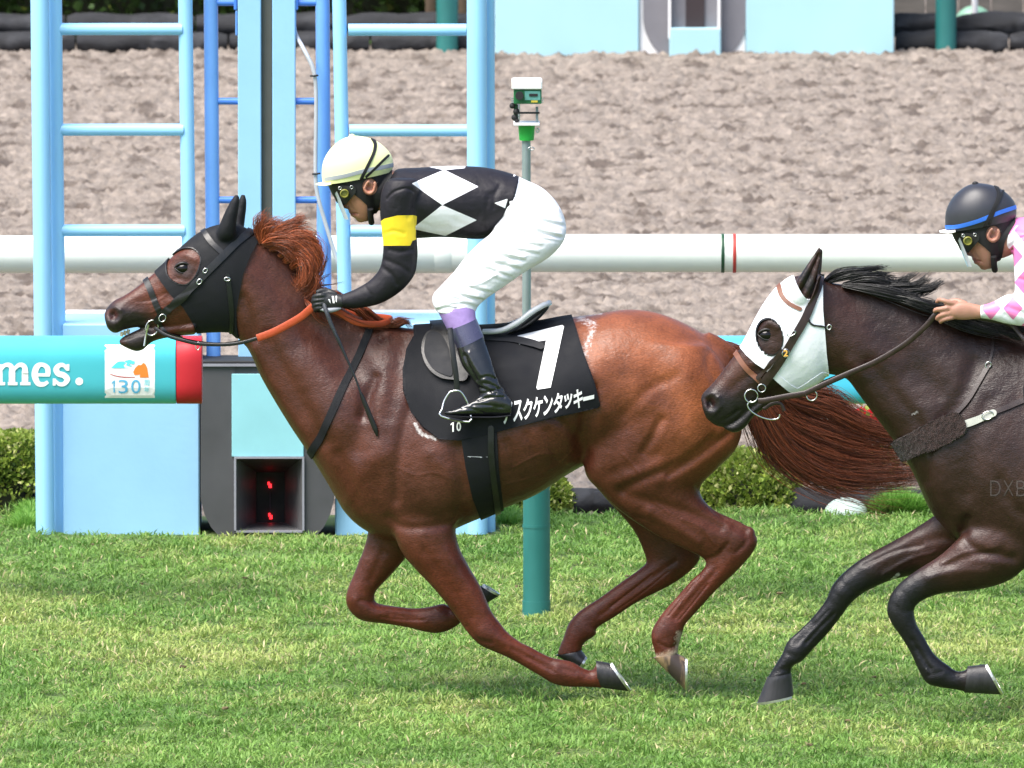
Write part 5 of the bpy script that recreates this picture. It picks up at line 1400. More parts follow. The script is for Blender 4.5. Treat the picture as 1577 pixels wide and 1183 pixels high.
RELIEF2 = [
    ([(1091, 619), (1094, 624)], 7, .028), ([(1088, 610), (1098, 606), (1106, 612)], 3, -.006), ([(1107, 614), (1108, 628), (1100, 636)], 3.5, -.005), ([(1125, 600), (1150, 580), (1172, 572)], 8, .006), ([(1158, 560), (1190, 560)], 5, -.004),
    ([(1112, 648), (1124, 642), (1138, 632)], 3, .006), ([(1186, 519)], 15, .006), ([(1173, 508), (1184, 498), (1198, 504)], 5, -.007),
    ([(1228, 459), (1240, 440), (1252, 415), (1259, 396)], 6, .022),
    ([(1320, 470), (1370, 520), (1420, 570), (1450, 600)], 22, .006), ([(1310, 560), (1345, 610), (1385, 670)], 9, -.004), ([(1340, 560), (1380, 610), (1420, 660)], 12, .006), ([(1400, 580), (1440, 610), (1460, 640)], 24, .008),
    ([(1500, 560), (1482, 610), (1450, 650)], 14, .008), ([(1520, 620), (1500, 680), (1490, 760)], 14, .005), ([(1440, 720), (1450, 770), (1480, 820)], 26, -.008), ([(1430, 690), (1428, 740)], 9, .007),
    ([(1490, 800), (1486, 830), (1510, 850), (1560, 860)], 8, .008), ([(1460, 870), (1500, 855), (1540, 850)], 7, .006), ([(1430, 890), (1470, 880), (1520, 880)], 7, -.005), ([(1400, 840), (1440, 830), (1465, 830)], 7, .006),
    ([(1360, 875), (1400, 855)], 7, .004), ([(1384, 925)], 10, -.001), ([(1412, 1000), (1432, 1030)], 5, .005), ([(1250, 960), (1225, 990)], 5, .005), ([(1296, 915)], 12, -.001), ([(1228, 1000)], 9, -.001), ([(1285, 945), (1262, 968), (1240, 992)], 2.4, .005), ([(1276, 940), (1250, 968), (1228, 992)], 2.2, .003), ([(1404, 985), (1420, 1012), (1434, 1034)], 2.4, .005), ([(1376, 905), (1392, 915), (1406, 930)], 4, .002), ([(1374, 930), (1390, 942), (1404, 940)], 4, .002), ([(1290, 892), (1306, 905), (1318, 915)], 4, .002), ([(1284, 912), (1296, 925)], 4, .002), ([(1210, 1005), (1225, 1012)], 3, .003), ([(1190, 1035), (1210, 1030)], 3, .003), ([(1430, 1040), (1450, 1035)], 3, .004), ([(1330, 870), (1380, 848), (1420, 840)], 3, .005), ([(1450, 868), (1490, 850), (1530, 845)], 2.4, -.003), ([(1360, 885), (1400, 862), (1440, 850)], 2.4, -.003), ([(1590, 800), (1560, 780), (1540, 740)], 10, .005)]

def colour2(V):
    Q = PX(V); n = len(V)
    C = np.tile(np.array([.021, .0078, .0052]), (n, 1))
    sm = lambda d, a, b: np.clip((b - d) / (b - a), 0, 1)
    def mixc(mask, col):
        nonlocal C
        C = C * (1 - mask[:, None]) + np.array(col) * mask[:, None]
    mixc(sm(dseg(Q, [(1300, 480), (1310, 560)]), 10, 50) * .5, (.035, .012, .008))
    mixc(sm(dseg(Q, [(1140, 560), (1120, 590), (1098, 606)]), 4, 26) * .7, (.08, .028, .015))
    mixc(sm(dseg(Q, [(1440, 860), (1540, 850), (1420, 830)]), 8, 40) * .55, (.060, .022, .014))
    mixc(sm(dseg(Q, [(1560, 820), (1600, 700)]), 20, 120) * .5, (.036, .015, .011))
    fore = (Q[:, 0] < 1590)
    mixc(np.clip((Q[:, 1] - 868) / 30, 0, 1) * fore * np.clip((1470 - Q[:, 0]) / 60, 0, 1), (.007, .0065, .008))
    mixc(np.clip((1350 - Q[:, 0]) / 40, 0, 1) * (Q[:, 1] > 830), (.007, .0065, .008))
    mixc(np.clip((1530 - Q[:, 0]) / 60, 0, 1) * (Q[:, 1] > 920), (.007, .0065, .008))
    mixc(np.clip((Q[:, 1] - 880) / 40, 0, 1) * (Q[:, 0] > 1620), (.007, .0065, .008))
    mixc(sm(dseg(Q, [(1090, 625), (1120, 640), (1150, 640)]), 20, 44) * .9, (.011, .009, .010))
    mixc(sm(ell(Q, 1092, 620, 9, 8), -2, 2), (.035, .013, .012)); mixc(sm(ell(Q, 1092, 622, 6, 5), -2, 2), (.01, .006, .006))
    mixc(sm(ell(Q, 1243, 430, 9, 32, -24), -2, 2) * (V[:, 1] < Y2 - .03) * .9, (.012, .009, .009))
    foam = sm(dseg(Q, [(1405, 640), (1412, 634)]), 2, 7) * .42 + sm(dseg(Q, [(1120, 662), (1135, 640)]), 2, 6) * .25 + sm(dseg(Q, [(1374, 893), (1384, 884)]), 2, 6) * .55
    foam = foam + sm(dseg(Q, [(1425, 1026), (1427, 1034)]), 1, 4) * .38
    return C, foam * (V[:, 1] < Y2 + .2)

h2 = empty('horse', P(1760, 1110, Y2) * (1, 1, 0), 'dark bay racehorse in a white hood following behind at the right edge', 'horse')
parts = [loft(TORSO2, Y2, 40, 4), loft(NECK2, Y2, 32, 4), loft(HEAD2, Y2, 30, 4), loft(JAW2, Y2, 24, 4), loft(EAR2N, Y2, 20, 4), loft(EAR2F, Y2, 20, 4),
         loft(HN2, Y2, 28, 4), loft(HF2, Y2, 28, 4), loft(FN2, Y2, 28, 4), loft(FF2, Y2, 28, 4)]
V, T, E = fuse(parts, .0060, 6)
Q = PX(V); w = np.zeros(len(V))
for pl, r in (([(1560, 740), (1600, 760), (1600, 850), (1500, 830)], 70), ([(1850, 640), (1870, 760), (1950, 780), (2050, 760), (2060, 640)], 75),
              ([(1450, 620), (1500, 560), (1590, 560), (1500, 720), (1460, 800)], 75), ([(1262, 430), (1285, 560), (1290, 500)], 26)):
    w = np.maximum(w, np.clip(1.6 - dseg(Q, pl) / r, 0, 1))
w[Q[:, 1] > 885] = 0
V = blur(V, E, 26, w * .9); V0 = V.copy()
V = taubin(relief(V, T, [(a, b, c * (1.4 if np.asarray(a)[0][0] > 1280 and np.asarray(a)[0][1] < 840 else .85)) for a, b, c in RELIEF2]), E, 2)
C, foam = colour2(V)
add('body', V, T, m_coat2, h2, attrs={'coat': C, 'foam': foam})
N0 = normals(V0, T); B2 = bvh(V, T); Q = PX(V0)
H2 = dict(NV=normals(V, T), V=V, V0=V0, T=T, N=N0, Q=Q, xmax=1330)
for (cf, cb, toe, heel, yy, hw, mt) in (((1491, 1067), (1493, 1026), (1542, 1070), (1516, 1023), -.12, .037, m_hoof), ((1180, 1047), (1219, 1040), (1166, 1082), (1222, 1071), .12, .037, m_hoof),
                                  ((1956, 1048), (1989, 1037), (2000, 1092), (2000, 1043), -.135, .035, m_hoof), ((1804, 1041), (1841, 1032), (1835, 1059), (1847, 1040), .14, .034, m_hoof)):
    hoof(h2, cf, cb, toe, heel, Y2 + yy, hw, mt)
eyeball(B2, h2, 1181, 516, Y2, .024, .0135)
g_m2 = [(6, [(1272, 432, 0), (1296, 420, -.01), (1328, 417, -.01), (1364, 411, 0)]), (5, [(1280, 434, -.01), (1310, 424, -.02), (1345, 424, -.02), (1378, 424, -.01)]),
        (6, [(1300, 438, -.02), (1340, 430, -.03), (1380, 436, -.03), (1412, 420, -.02)]), (6, [(1330, 444, -.02), (1375, 442, -.04), (1410, 440, -.04), (1432, 424, -.03)]), (5, [(1360, 450, -.03), (1400, 450, -.05), (1430, 445, -.05), (1452, 432, -.04)]),
        (9, [(1300, 440, -.03), (1345, 446, -.06), (1395, 458, -.08), (1440, 472, -.09)]), (9, [(1350, 452, -.03), (1400, 462, -.08), (1450, 478, -.10), (1500, 494, -.11)]),
        (8, [(1400, 462, -.03), (1450, 474, -.08), (1500, 492, -.10), (1560, 508, -.11)]), (8, [(1450, 474, -.03), (1500, 488, -.08), (1560, 504, -.09), (1600, 512, -.1)]),
        (5, [(1420, 470, -.05), (1460, 490, -.10), (1510, 506, -.12), (1560, 516, -.13)]), (3, [(1500, 494, -.03), (1540, 506, -.08), (1572, 520, -.1), (1580, 526, -.1)])]
V_, F_, C_ = hair(g_m2, 2400, .0018, 13, (7, 5, .014), 2.0, 12, colA=(.010, .009, .010), colB=(.004, .0035, .004), Y=Y2)
m_hair2 = M('black_hair', (1, 1, 1), .36, attr='coat', var=.15, scale=30, spec=.5)
add('mane', V_, F_, m_hair2, h2, attrs={'coat': C_}, kind='stuff')
sh_t = [(w_, [(p[0] + 945, p[1] + 25, p[2] if len(p) > 2 else 0) for p in g]) for w_, g in g_t1]
V_, F_, C_ = hair(sh_t, 500, .003, 23, (9, 10, .03), 4, 14, colA=(.010, .009, .010), colB=(.004, .0035, .004), Y=Y2)
add('tail', V_, F_, m_hair2, h2, attrs={'coat': C_}, kind='stuff')

hood2 = empty('racing_hood', P(1220, 520, Y2), 'white cloth hood with dark eye hole on the bay horse', 'hood')
hp2 = [(1141, 536), (1150, 547), (1164, 560), (1178, 569), (1195, 586), (1212, 600), (1228, 608), (1246, 597), (1277, 575.5), (1273, 545), (1270, 510), (1267, 478), (1266.5, 434), (1262, 415), (1215, 415), (1180, 445), (1150, 500)]
eye2 = ell(Q, 1186, 519, 20, 28, -8)
ear2 = ell(Q, 1240, 432, 14, 38, -24)
ear2 = np.where(V0[:, 2] > 0, ear2, 9)
sh = sdpoly(Q, hp2)
s = np.maximum(np.maximum(sh, -eye2), np.where(Q[:, 1] < 462, -ear2, -9))
s = np.where(Q[:, 1] < 421, 9, s); s = np.where((Q[:, 1] < 440) & (Q[:, 0] > 1240), 9, s)
add('hood_cloth', *shell(V0, T, s, .006, N=N0), m_hoodwhite, hood2)
addp('edge_binding', *shell(V0, T, np.maximum(np.abs(eye2) - .9, sh), .008, N=N0), m_blacklea, hood2)
addp('hem', *shell(V0, T, np.maximum(np.maximum(np.abs(sh + 5) - 5, -8), np.where((Q[:, 1] > 572) & (Q[:, 0] > 1180), -9, 9)), .0085, N=N0), m_hoodwhite, hood2)

br2 = empty('bridle', P(1170, 600, Y2), 'brown leather bridle with tan noseband and steel bit rings on the white-hooded horse', 'bridle')
straps(H2, br2, [([(1134, 544), (1144, 560), (1156, 574), (1172, 588)], 8, .009)], m_tanlea, 'noseband')
straps(H2, br2, [([(1201, 440), (1205, 456), (1216, 468), (1232, 476)], 6.5, .011)], m_tanlea, 'browband')
straps(H2, br2, [([(1263, 428), (1252, 460), (1240, 490), (1226, 515), (1210, 542), (1193, 568), (1174, 592)], 12, .015)], m_brownlea, 'cheek_strap')
straps(H2, br2, [([(1205, 540), (1185, 562), (1168, 582)], 6, .017)], m_brownlea, 'cheek_strap')
straps(H2, br2, [([(1243, 488), (1250, 500), (1268, 503), (1280, 506)], 3, .01)], m_blacklea, 'throatlatch')
for (cx, cy, rx, ry, an) in ((1173, 598, 6, 6, 30), (1219, 514, 7, 3, -25), (1210, 544, 5, 6, 20), (1277, 504, 3, 4, 20)):
    ringpx(B2, br2, cx, cy, rx, ry, .0022, Y2, 'buckle', an, off=.02)
q0 = hit(B2, 1210, 544, .022, Y2)
add('number_tag', *box(q0[0] - .011, q0[0] + .011, q0[1] - .004, q0[1] + .002, q0[2] - .013, q0[2] + .013, .002), m_blacklea, br2)
m_gold = M('gold_print', (.75, .42, .08), .4, var=.02)
Qt, Ft_ = text2d('2', (1206.5, 539, 1213.5, 549), bold=.03)
if len(Qt): add('number', P(Qt[:, 0], Qt[:, 1], q0[1] - .006), Ft_, m_gold, br2, smooth=False)
ringpx(B2, br2, 1157, 610, 10, 10, .0028, Y2, 'bit_ring', 0, off=.02)
ringpx(B2, br2, 1176, 632, 26, 11, .0032, Y2 - .06, 'bit_ring', 22, off=.02, full=False, a0=2.6, a1=6.6)
ringpx(B2, br2, 1250, 609, 8, 8, .0025, Y2 - .09, 'martingale_ring', 0, off=.01)
rein([(1168, 618, Y2 - .075), (1180, 617, Y2 - .085), (1205, 612, Y2 - .09), (1240, 606, Y2 - .10)], .011, 'rein', m_brownlea, br2, .3)
rein([(1176, 630, Y2 - .07), (1190, 622, Y2 - .075), (1202, 622, Y2 - .075), (1208, 633, Y2 - .075)], .007, 'bit_strap', m_brownlea, br2, .5)
rein([(1240, 606, Y2 - .10), (1265, 594, Y2 - .105), (1303, 577, Y2 - .11), (1345, 559, Y2 - .12), (1385, 536, Y2 - .135), (1410, 517, Y2 - .145), (1428, 500, Y2 - .155), (1442, 484, Y2 - .16), (1460, 480, Y2 - .165)], .0105, 'rein', m_brownlea, br2, .3)
rein([(1462, 482, Y2 - .16), (1520, 492, Y2 - .15), (1556, 500, Y2 - .13), (1575, 520, Y2 - .16), (1590, 540, Y2 - .17)], .0085, 'rein', m_brownlea, br2, .3)
rein([(1168, 618, Y2 + .075), (1240, 600, Y2 + .10), (1345, 555, Y2 + .12), (1428, 498, Y2 + .155), (1460, 478, Y2 + .165)], .009, 'rein', m_brownlea, br2, .3)

bp2 = empty('breastplate', P(1430, 670, Y2 - .2), 'brown breastplate with sheepskin pad and white buckled strap on the bay horse', 'breastplate')
m_fleece = M('brown_sheepskin', (.022, .0085, .0065), .95, var=.4, scale=90, bump=.006, bscale=220, sheen=.2)
pad = [(1378, 680), (1400, 668), (1430, 652), (1458, 640), (1472, 636), (1484, 645), (1490, 662), (1480, 672), (1450, 688), (1420, 698), (1392, 708), (1378, 700)]
s = sdpoly(Q, pad, 3)
Vs, Ts = shell(V0, T, s, .017, .025, N0)
Nf = normals(Vs, Ts); fz_ = np.random.default_rng(5)
from mathutils import noise as MN
lum = np.array([MN.noise(Vector((v * 38).tolist())) for v in Vs]) * .003 + np.array([MN.noise(Vector((v * 110).tolist())) for v in Vs]) * .003
Vs = Vs + Nf * lum[:, None]
for a_, b_ in pieces(Vs, Ts): pad_o = add('sheepskin_pad', a_, b_, m_fleece, bp2)
ix = fz_.choice(len(Vs), 5000); ro = Vs[ix]; dn = Nf[ix] + fz_.normal(0, .55, (5000, 3)); dn /= np.linalg.norm(dn, axis=1)[:, None]
sd_ = np.cross(dn, fz_.normal(0, 1, (5000, 3))); sd_ /= np.linalg.norm(sd_, axis=1)[:, None]; ln_ = fz_.uniform(.003, .008, 5000)[:, None]
Vz = np.stack([ro - sd_ * .0009, ro + sd_ * .0009, ro + dn * ln_], 1).reshape(-1, 3)
add('wool', Vz, np.arange(15000).reshape(-1, 3), m_fleece, bp2, kind='stuff')
H2['xmax'] = 1640
straps(H2, bp2, [([(1484, 655), (1507, 646), (1530, 637)], 11, .012)], M('white_webbing', (.36, .37, .33), .6), 'webbing')
straps(H2, bp2, [([(1512, 641), (1545, 630), (1577, 617), (1620, 604)], 8, .008)], m_brownlea, 'girth_strap')
straps(H2, bp2, [([(1472, 638), (1492, 615), (1510, 585), (1523, 562)], 7, .008), ([(1523, 562), (1528, 540), (1530, 515)], 4, .006)], m_brownlea, 'neck_strap')
ringpx(B2, bp2, 1522, 562, 4, 5, .0022, Y2, 'buckle', 30, off=.012); ringpx(B2, bp2, 1521, 640, 9, 6, .0025, Y2, 'buckle', -20, off=.016)
# faint clipped brand on the shoulder
m_brand = M('clipped_brand', (.05, .036, .032), .8, var=.2)
for i, ch in enumerate('DXB'):
    Qt, Ft_ = text2d(ch, (1525 + i * 20, 740, 1541 + i * 20, 764), bold=-.012)
    if len(Qt):
        V_, F_ = decal(B2, Qt, Ft_, .0012, Y2 - .25)
        add('brand_letter', V_, F_, m_brand, h2, smooth=False)

# ================================================================== JOCKEYS
m_skin1 = M('skin', (.2, .1, .06), .5, var=.1, scale=25, sub=.12, attr='coat')
m_helmY = M('pale_yellow_helmet_cover', (.78, .80, .40), .45, var=.03, scale=10, sheen=.1)
m_helmK = M('dark_grey_helmet_cover', (.024, .025, .033), .42, var=.1, scale=10)
m_elastic = M('black_elastic', (.006, .006, .007), .7)
m_gband = M('grey_band', (.32, .34, .38), .6)
m_bband = M('blue_band', (.03, .15, .62), .5)
m_goggle = M('black_goggle_foam', (.012, .012, .013), .55)
m_vent = M('olive_lens_vent', (.17, .17, .03), .3, var=.1)
m_visor = M('clear_film', (.75, .80, .86), .15, var=.02, trans=.15)
m_silkK = M('black_silk', (.008, .0065, .011), .6, spec=.35, var=.2, scale=10, bump=.006, bscale=20)
m_silkW = M('white_silk', (.80, .80, .84), .5, var=.03, scale=10, bump=.006, bscale=20)
m_silkY = M('yellow_silk', (.85, .62, .02), .55, var=.05, scale=10, bump=.004, bscale=16)
m_silkP = M('pink_silk', (.80, .20, .46), .5, var=.06, scale=10, bump=.003, bscale=16)
m_breech = M('white_breeches', (.80, .80, .84), .55, var=.02, scale=12, bump=.006, bscale=26)
m_lilac = M('lilac_legging', (.28, .19, .44), .6, var=.08, scale=40, bump=.002, bscale=60)
m_boottop = M('slate_boot_top', (.045, .045, .09), .25, var=.1, coat=.3)
m_boot = M('black_boot_leather', (.007, .0075, .009), .22, var=.2, coat=.5, bump=.003, bscale=26)
m_glove = M('black_glove', (.010, .011, .013), .5, var=.3, scale=60, bump=.001, bscale=200)
m_glovegrey = M('grey_glove_trim', (.24, .26, .29), .5)
m_lip = (.26, .07, .06)

def jockey(dx, dy, Yc, helm, name_label, number_two=False):
    D = lambda st: [[s[0] + dx, s[1] + dy, s[2] + dx, s[3] + dy] + list(s[4:]) for s in st]
    d2 = lambda pl: [(x + dx, y + dy) for x, y in pl]
    root = empty('person', P(760 + dx, 400 + dy, Yc), name_label, 'jockey', 'jockeys riding in the race')
    TR = [[604, 266, 592, 322, 0, .10], [615, 260, 596, 350, 0, .165], [645, 258.5, 628, 366, 0, .19], [690, 256, 682, 365, 0, .18], [737, 257, 742, 368, 0, .155], [772, 263, 766, 356, 0, .145], [800, 272, 782, 335, 0, .14]]
    if number_two: TR[0] = [606, 262, 600, 318, 0, .10]; TR[1] = [616, 262, 606, 350, 0, .165]
    PEL = [[790, 268, 768, 345, 0, .135], [809, 277, 772, 362, 0, .15], [836, 290, 786, 385, 0, .165], [857, 311, 806, 402, 0, .17], [869, 334, 835, 402, 0, .145], [873, 354, 855, 388, 0, .09]]
    NK = [[612, 272, 600, 318, 0, .06], [606, 262, 592, 322, 0, .065], [592, 266, 580, 325, 0, .062], [584, 275, 570, 318, 0, .06]]
    HD = [[545, 222, 565, 222, 0, .02], [522, 236, 590, 242, 0, .062], [509, 258, 600, 258, 0, .076], [509.5, 280, 599, 276, 0, .078], [515, 295, 594, 292, 0, .075], [524, 308, 588, 308, 0, .068],
          [533, 318, 582, 320, 0, .060], [539, 327, 577, 329, 0, .050], [546, 336, 572, 336, 0, .038], [554, 341, 566, 341, 0, .020]]
    AU = [[596, 275, 644, 275, .0, .05], [587, 296, 645, 292, .0, .066], [585, 322, 640, 320, .0, .062], [587, 350, 641, 350, 0, .054], [590, 378, 643, 378, 0, .049], [588, 402, 643, 398, 0, .047],
          [582, 418, 638, 424, 0, .046], [568, 433, 617, 449, 0, .043], [550, 444, 585, 468, 0, .036], [536, 450, 549, 475, 0, .031], [525, 454, 528, 474, 0, .027]]
    if number_two:
        AU = [[600, 283, 650, 283, .0, .05], [601, 300, 651, 296, .0, .064], [601, 322, 652, 322, .0, .058], [602, 350, 655, 350, 0, .052], [603, 372, 657, 374, 0, .048],
              [600, 380, 655, 402, 0, .046], [594, 380, 626, 428, 0, .043], [584, 384, 592, 426, 0, .037], [567, 393, 569, 420, 0, .032], [549, 398, 550, 417, 0, .028]]
    TH = [[862, 318, 780, 320, -.08, .085], [872, 350, 764, 345, -.10, .092], [868, 373, 755, 360, -.12, .094], [845, 397, 738, 374, -.14, .088], [810, 418, 716, 397, -.165, .078], [780, 439, 698, 420, -.185, .068], [752, 458, 678, 441, -.205, .062],
          [738, 470, 667, 454, -.215, .060], [733, 479, 666, 467, -.22, .058], [729, 486, 673, 481, -.225, .054]]
    def far(st): return [[s[0], s[1], s[2], s[3], -s[4], s[5]] for s in st]
    yarm = -.175
    # ---- the body itself
    slim = lambda st, k=.8: [[(s[0] + s[2]) / 2 + (s[0] - s[2]) / 2 * k, (s[1] + s[3]) / 2 + (s[1] - s[3]) / 2 * k, (s[0] + s[2]) / 2 - (s[0] - s[2]) / 2 * k, (s[1] + s[3]) / 2 - (s[1] - s[3]) / 2 * k, s[4], s[5] * k] for s in st]
    BT = [[731, 476, 677, 483, -.225, .05], [731, 491, 689, 508, -.24, .048], [744, 517, 704, 537, -.265, .046], [753, 541, 712, 562, -.285, .044], [763, 566, 728, 584, -.30, .042], [773, 590, 737, 603, -.305, .04], [784, 612, 738, 618, -.31, .041]]
    FT = [[788, 614, 787, 638, -.315, .026], [776, 604, 777, 641, -.315, .034], [757, 602, 758, 641, -.315, .038], [738, 610, 740, 641, -.318, .038], [718, 620, 718, 641, -.32, .038], [700, 628, 701, 640, -.32, .034], [687, 632, 688, 638.5, -.32, .022], [682.5, 634, 683, 637, -.32, .008]]
    skin = [loft(slim(D(TR)), Yc, 28, 3), loft(slim(D(PEL)), Yc, 28, 3), loft(D(NK), Yc, 20, 3), loft(D(HD), Yc, 28, 4)]
    for sg in (1, -1):
        skin.append(loft(slim(D([[*s[:4], s[4] + yarm * sg * (.93 if s[1] < 330 else 1), s[5]] for s in AU[2:]])), Yc, 18, 3))
        skin.append(loft(slim(D(TH if sg > 0 else far(TH))), Yc, 18, 3)); skin.append(loft(slim(D(BT if sg > 0 else far(BT)), .8), Yc, 16, 3)); skin.append(loft(slim(D(FT if sg > 0 else far(FT)), .8), Yc, 16, 3))
    # nose, lips, chin, brow, ears
    hx, hy = dx, dy
    skin.append(loft(D([[518, 300, 528, 302, 0, .012], [523, 310, 536, 309, 0, .014], [526, 316, 540, 317, 0, .019], [530, 321, 541, 321, 0, .015]]), Yc, 14, 3))
    skin.append(sphere(P(542 + hx, 326.5 + hy, Yc), .013, .02, .006)); skin.append(sphere(P(544.5 + hx, 331.5 + hy, Yc), .012, .018, .0065)); skin.append(sphere(P(556 + hx, 338 + hy, Yc), .018, .02, .012))
    for sg in (-1, 1):
        ce = P(569 + hx, 288 + hy, Yc + sg * .082)
        t = np.linspace(0, 2 * math.pi * .86, 12)
        skin.append(tube([ce + np.array([math.sin(a + .6) * .019 + (.006 if math.cos(a + .6) > 0 else 0), sg * .008, math.cos(a + .6) * .024]) for a in t], .0065, 8, 2))
        skin.append(sphere(ce - np.array([0, sg * .01, 0]), .018, .008, .022)); skin.append(sphere(ce + np.array([.004, sg * .004, -.022]), .009, .007, .009))
    # wrists and hands
    hands = []
    for sg in (1, -1):
        yh = yarm * sg
        if not number_two:
            palm = [[528, 455, 529, 474, yh, .025], [515, 452, 516, 477, yh, .021], [503, 450, 505, 479, yh, .022], [495, 452, 498, 478, yh, .02]]
            hands.append(loft(D(palm), Yc, 16, 3))
            for k, (ya, rr) in enumerate(((455.5, .0105), (462, .011), (468.5, .0105), (474.5, .0092))):
                L = (1.0, 1.08, 1.0, .82)[k]
                pts = [P(503 + dx, ya + dy, Yc + yh - .004 * sg), P(494 + dx, ya - .5 + dy, Yc + yh - .012 * sg), P(494 - 8 * L + dx, ya + 1 + dy, Yc + yh - .004 * sg), P(494 - 10.5 * L + dx, ya + 4 + dy, Yc + yh + .016 * sg), P(494 - 5 * L + dx, ya + 4.5 + dy, Yc + yh + .034 * sg), P(497 + dx, ya + 4 + dy, Yc + yh + .032 * sg)]
                hands.append(tube(pts, [rr * 1.08, rr * 1.1, rr, rr * .95, rr * .85, rr * .7], 10, 3))
            hands.append(tube([P(517 + dx, 455 + dy, Yc + yh + .01 * sg), P(506 + dx, 449 + dy, Yc + yh + .022 * sg), P(496 + dx, 448 + dy, Yc + yh + .02 * sg), P(487 + dx, 451 + dy, Yc + yh + .012 * sg)], [.013, .012, .011, .009], 10, 3))
        else:
            palm = [[550, 397, 550, 418, yh, .022], [536, 394, 537, 419, yh, .018], [522, 392, 524, 420, yh, .02], [510, 394, 512, 419, yh, .021], [502, 396, 504, 416, yh, .017]]
            palm = [[p[0] - 0, p[1] + 0, p[2], p[3], p[4], p[5]] for p in palm]
            hands.append(loft(D(palm), Yc, 16, 3))
            fing = [[(512, 396), (502, 393), (493, 390), (486, 389), (482, 393)], [(510, 402), (499, 402), (489, 403), (481, 404.5), (479, 408)], [(510, 409), (500, 410), (491, 412), (484, 416), (483, 420)], [(512, 415), (503, 417), (495, 419), (489, 422), (488, 425)]]
            for k, f in enumerate(fing):
                rr = (.0092, .0098, .0092, .0082)[k]
                zz = [0, -.008, -.006, .006, .016]
                hands.append(tube([P(a + dx, b + dy, Yc + yh + z * sg) for (a, b), z in zip(f, zz)], [rr * 1.1, rr * 1.12, rr, rr * .95, rr * .7], 10, 3))
            hands.append(tube([P(528 + dx, 396 + dy, Yc + yh + .012 * sg), P(514 + dx, 391 + dy, Yc + yh + .03 * sg), P(503 + dx, 392 + dy, Yc + yh + .034 * sg), P(494 + dx, 396 + dy, Yc + yh + .03 * sg)], [.013, .012, .011, .008], 10, 3))
    if number_two: skin += hands
    else: skin.append(loft(D([[528, 456, 529, 473, yarm, .022], [515, 454, 516, 475, yarm, .018], [503, 453, 505, 476, yarm, .018]]), Yc, 14, 3))
    V, T, E = fuse(skin, .0042, 4)
    Q = PX(V)
    V = relief(V, T, [([(521 + dx, 298 + dy)], 7, .006), ([(539 + dx, 328.5 + dy), (550 + dx, 330 + dy)], 1.6, .006), ([(540 + dx, 322 + dy), (548 + dx, 326 + dy)], 3, .002), ([(569 + dx, 288 + dy)], 5, .006), ([(538 + dx, 314 + dy), (544 + dx, 324 + dy)], 2.2, .0025)])
    C = np.tile(np.array([.44, .21, .135] if not number_two else [.36, .18, .125]), (len(V), 1))
    lm = np.clip(1 - (dseg(Q, d2([(540, 328), (547, 330)])) - 1.5) / 2.5, 0, 1) * .6
    C = C * (1 - lm[:, None]) + np.array(m_lip) * lm[:, None]
    em = np.clip(1 - (dseg(Q, d2([(528, 315), (571, 290)])) - 3) / 8, 0, 1) * .35
    C = C * (1 - em[:, None]) + np.array([.30, .09, .06]) * em[:, None]
    add('body', V, T, m_skin1, root, attrs={'coat': C})
    N = normals(V, T); Q = PX(V)
    if not number_two:
        Vg, Tg, Eg = fuse(hands, .0036, 3)
        Vg = relief(Vg, Tg, [(d2([(497, 458.5), (484, 460)]), 1.5, .002), (d2([(497, 465), (484, 466.5)]), 1.5, .002), (d2([(497, 471.5), (486, 472)]), 1.5, .002)])
        g = addp('glove', Vg, Tg, m_glove, root)[0]
        Bg = bvh(Vg, Tg)
        for pl in ([(505, 461), (509.5, 468), (508, 461)], [(511, 456), (514, 456), (515.5, 467), (512.5, 467)], [(517, 455.5), (519, 456), (518.5, 466), (517, 464)]):
            Qm, Fm = flat2d([d2(pl)], 3); add('glove_marking', *decal(Bg, Qm, Fm, .0015, Yc + yarm - .02), m_printw, g, smooth=False)
        add('palm_trim', *tube([P(492 + dx, 476 + dy, Yc + yarm - .012), P(503 + dx, 478 + dy, Yc + yarm - .018), P(513 + dx, 477.5 + dy, Yc + yarm - .018), P(525 + dx, 475 + dy, Yc + yarm - .01)], [.004, .009, .009, .004], 10, 3), m_glovegrey, g)
    # ---- black helmet harness and goggles lying on the head
    ear = ell(Q, 569.5 + dx, 288 + dy, 11.5, 13)
    hp = d2([(504, 284), (530, 278), (555, 273), (603, 262), (604, 272), (592, 290), (587, 302), (583, 322), (577, 328), (567, 328), (565, 316), (556, 307), (547, 300), (543, 290), (524, 288)])
    s = np.maximum(sdpoly(Q, hp), -ear)
    s = np.where(dseg(Q, d2([(550, 290)])) < 75, s, 9)
    add('helmet_harness', *shell(V, T, s, .006, N=N), m_elastic, root)
    add('chin_strap', *tube([P(570 + dx, 322 + dy, Yc - .068), P(571 + dx, 336 + dy, Yc - .05), P(572 + dx, 342 + dy, Yc - .02), P(572 + dx, 342 + dy, Yc + .02), P(571 + dx, 336 + dy, Yc + .05), P(570 + dx, 322 + dy, Yc + .068)], .012, 10, 3), m_elastic, root)
    gp = d2([(508, 285), (522, 284), (536, 286), (547, 288), (548, 296), (541, 305), (535, 312), (528, 313), (520, 307), (514, 298)])
    s = sdpoly(Q, gp, 2)
    gg = add('goggles', *shell(V, T, s, .013, N=N), m_goggle, root)
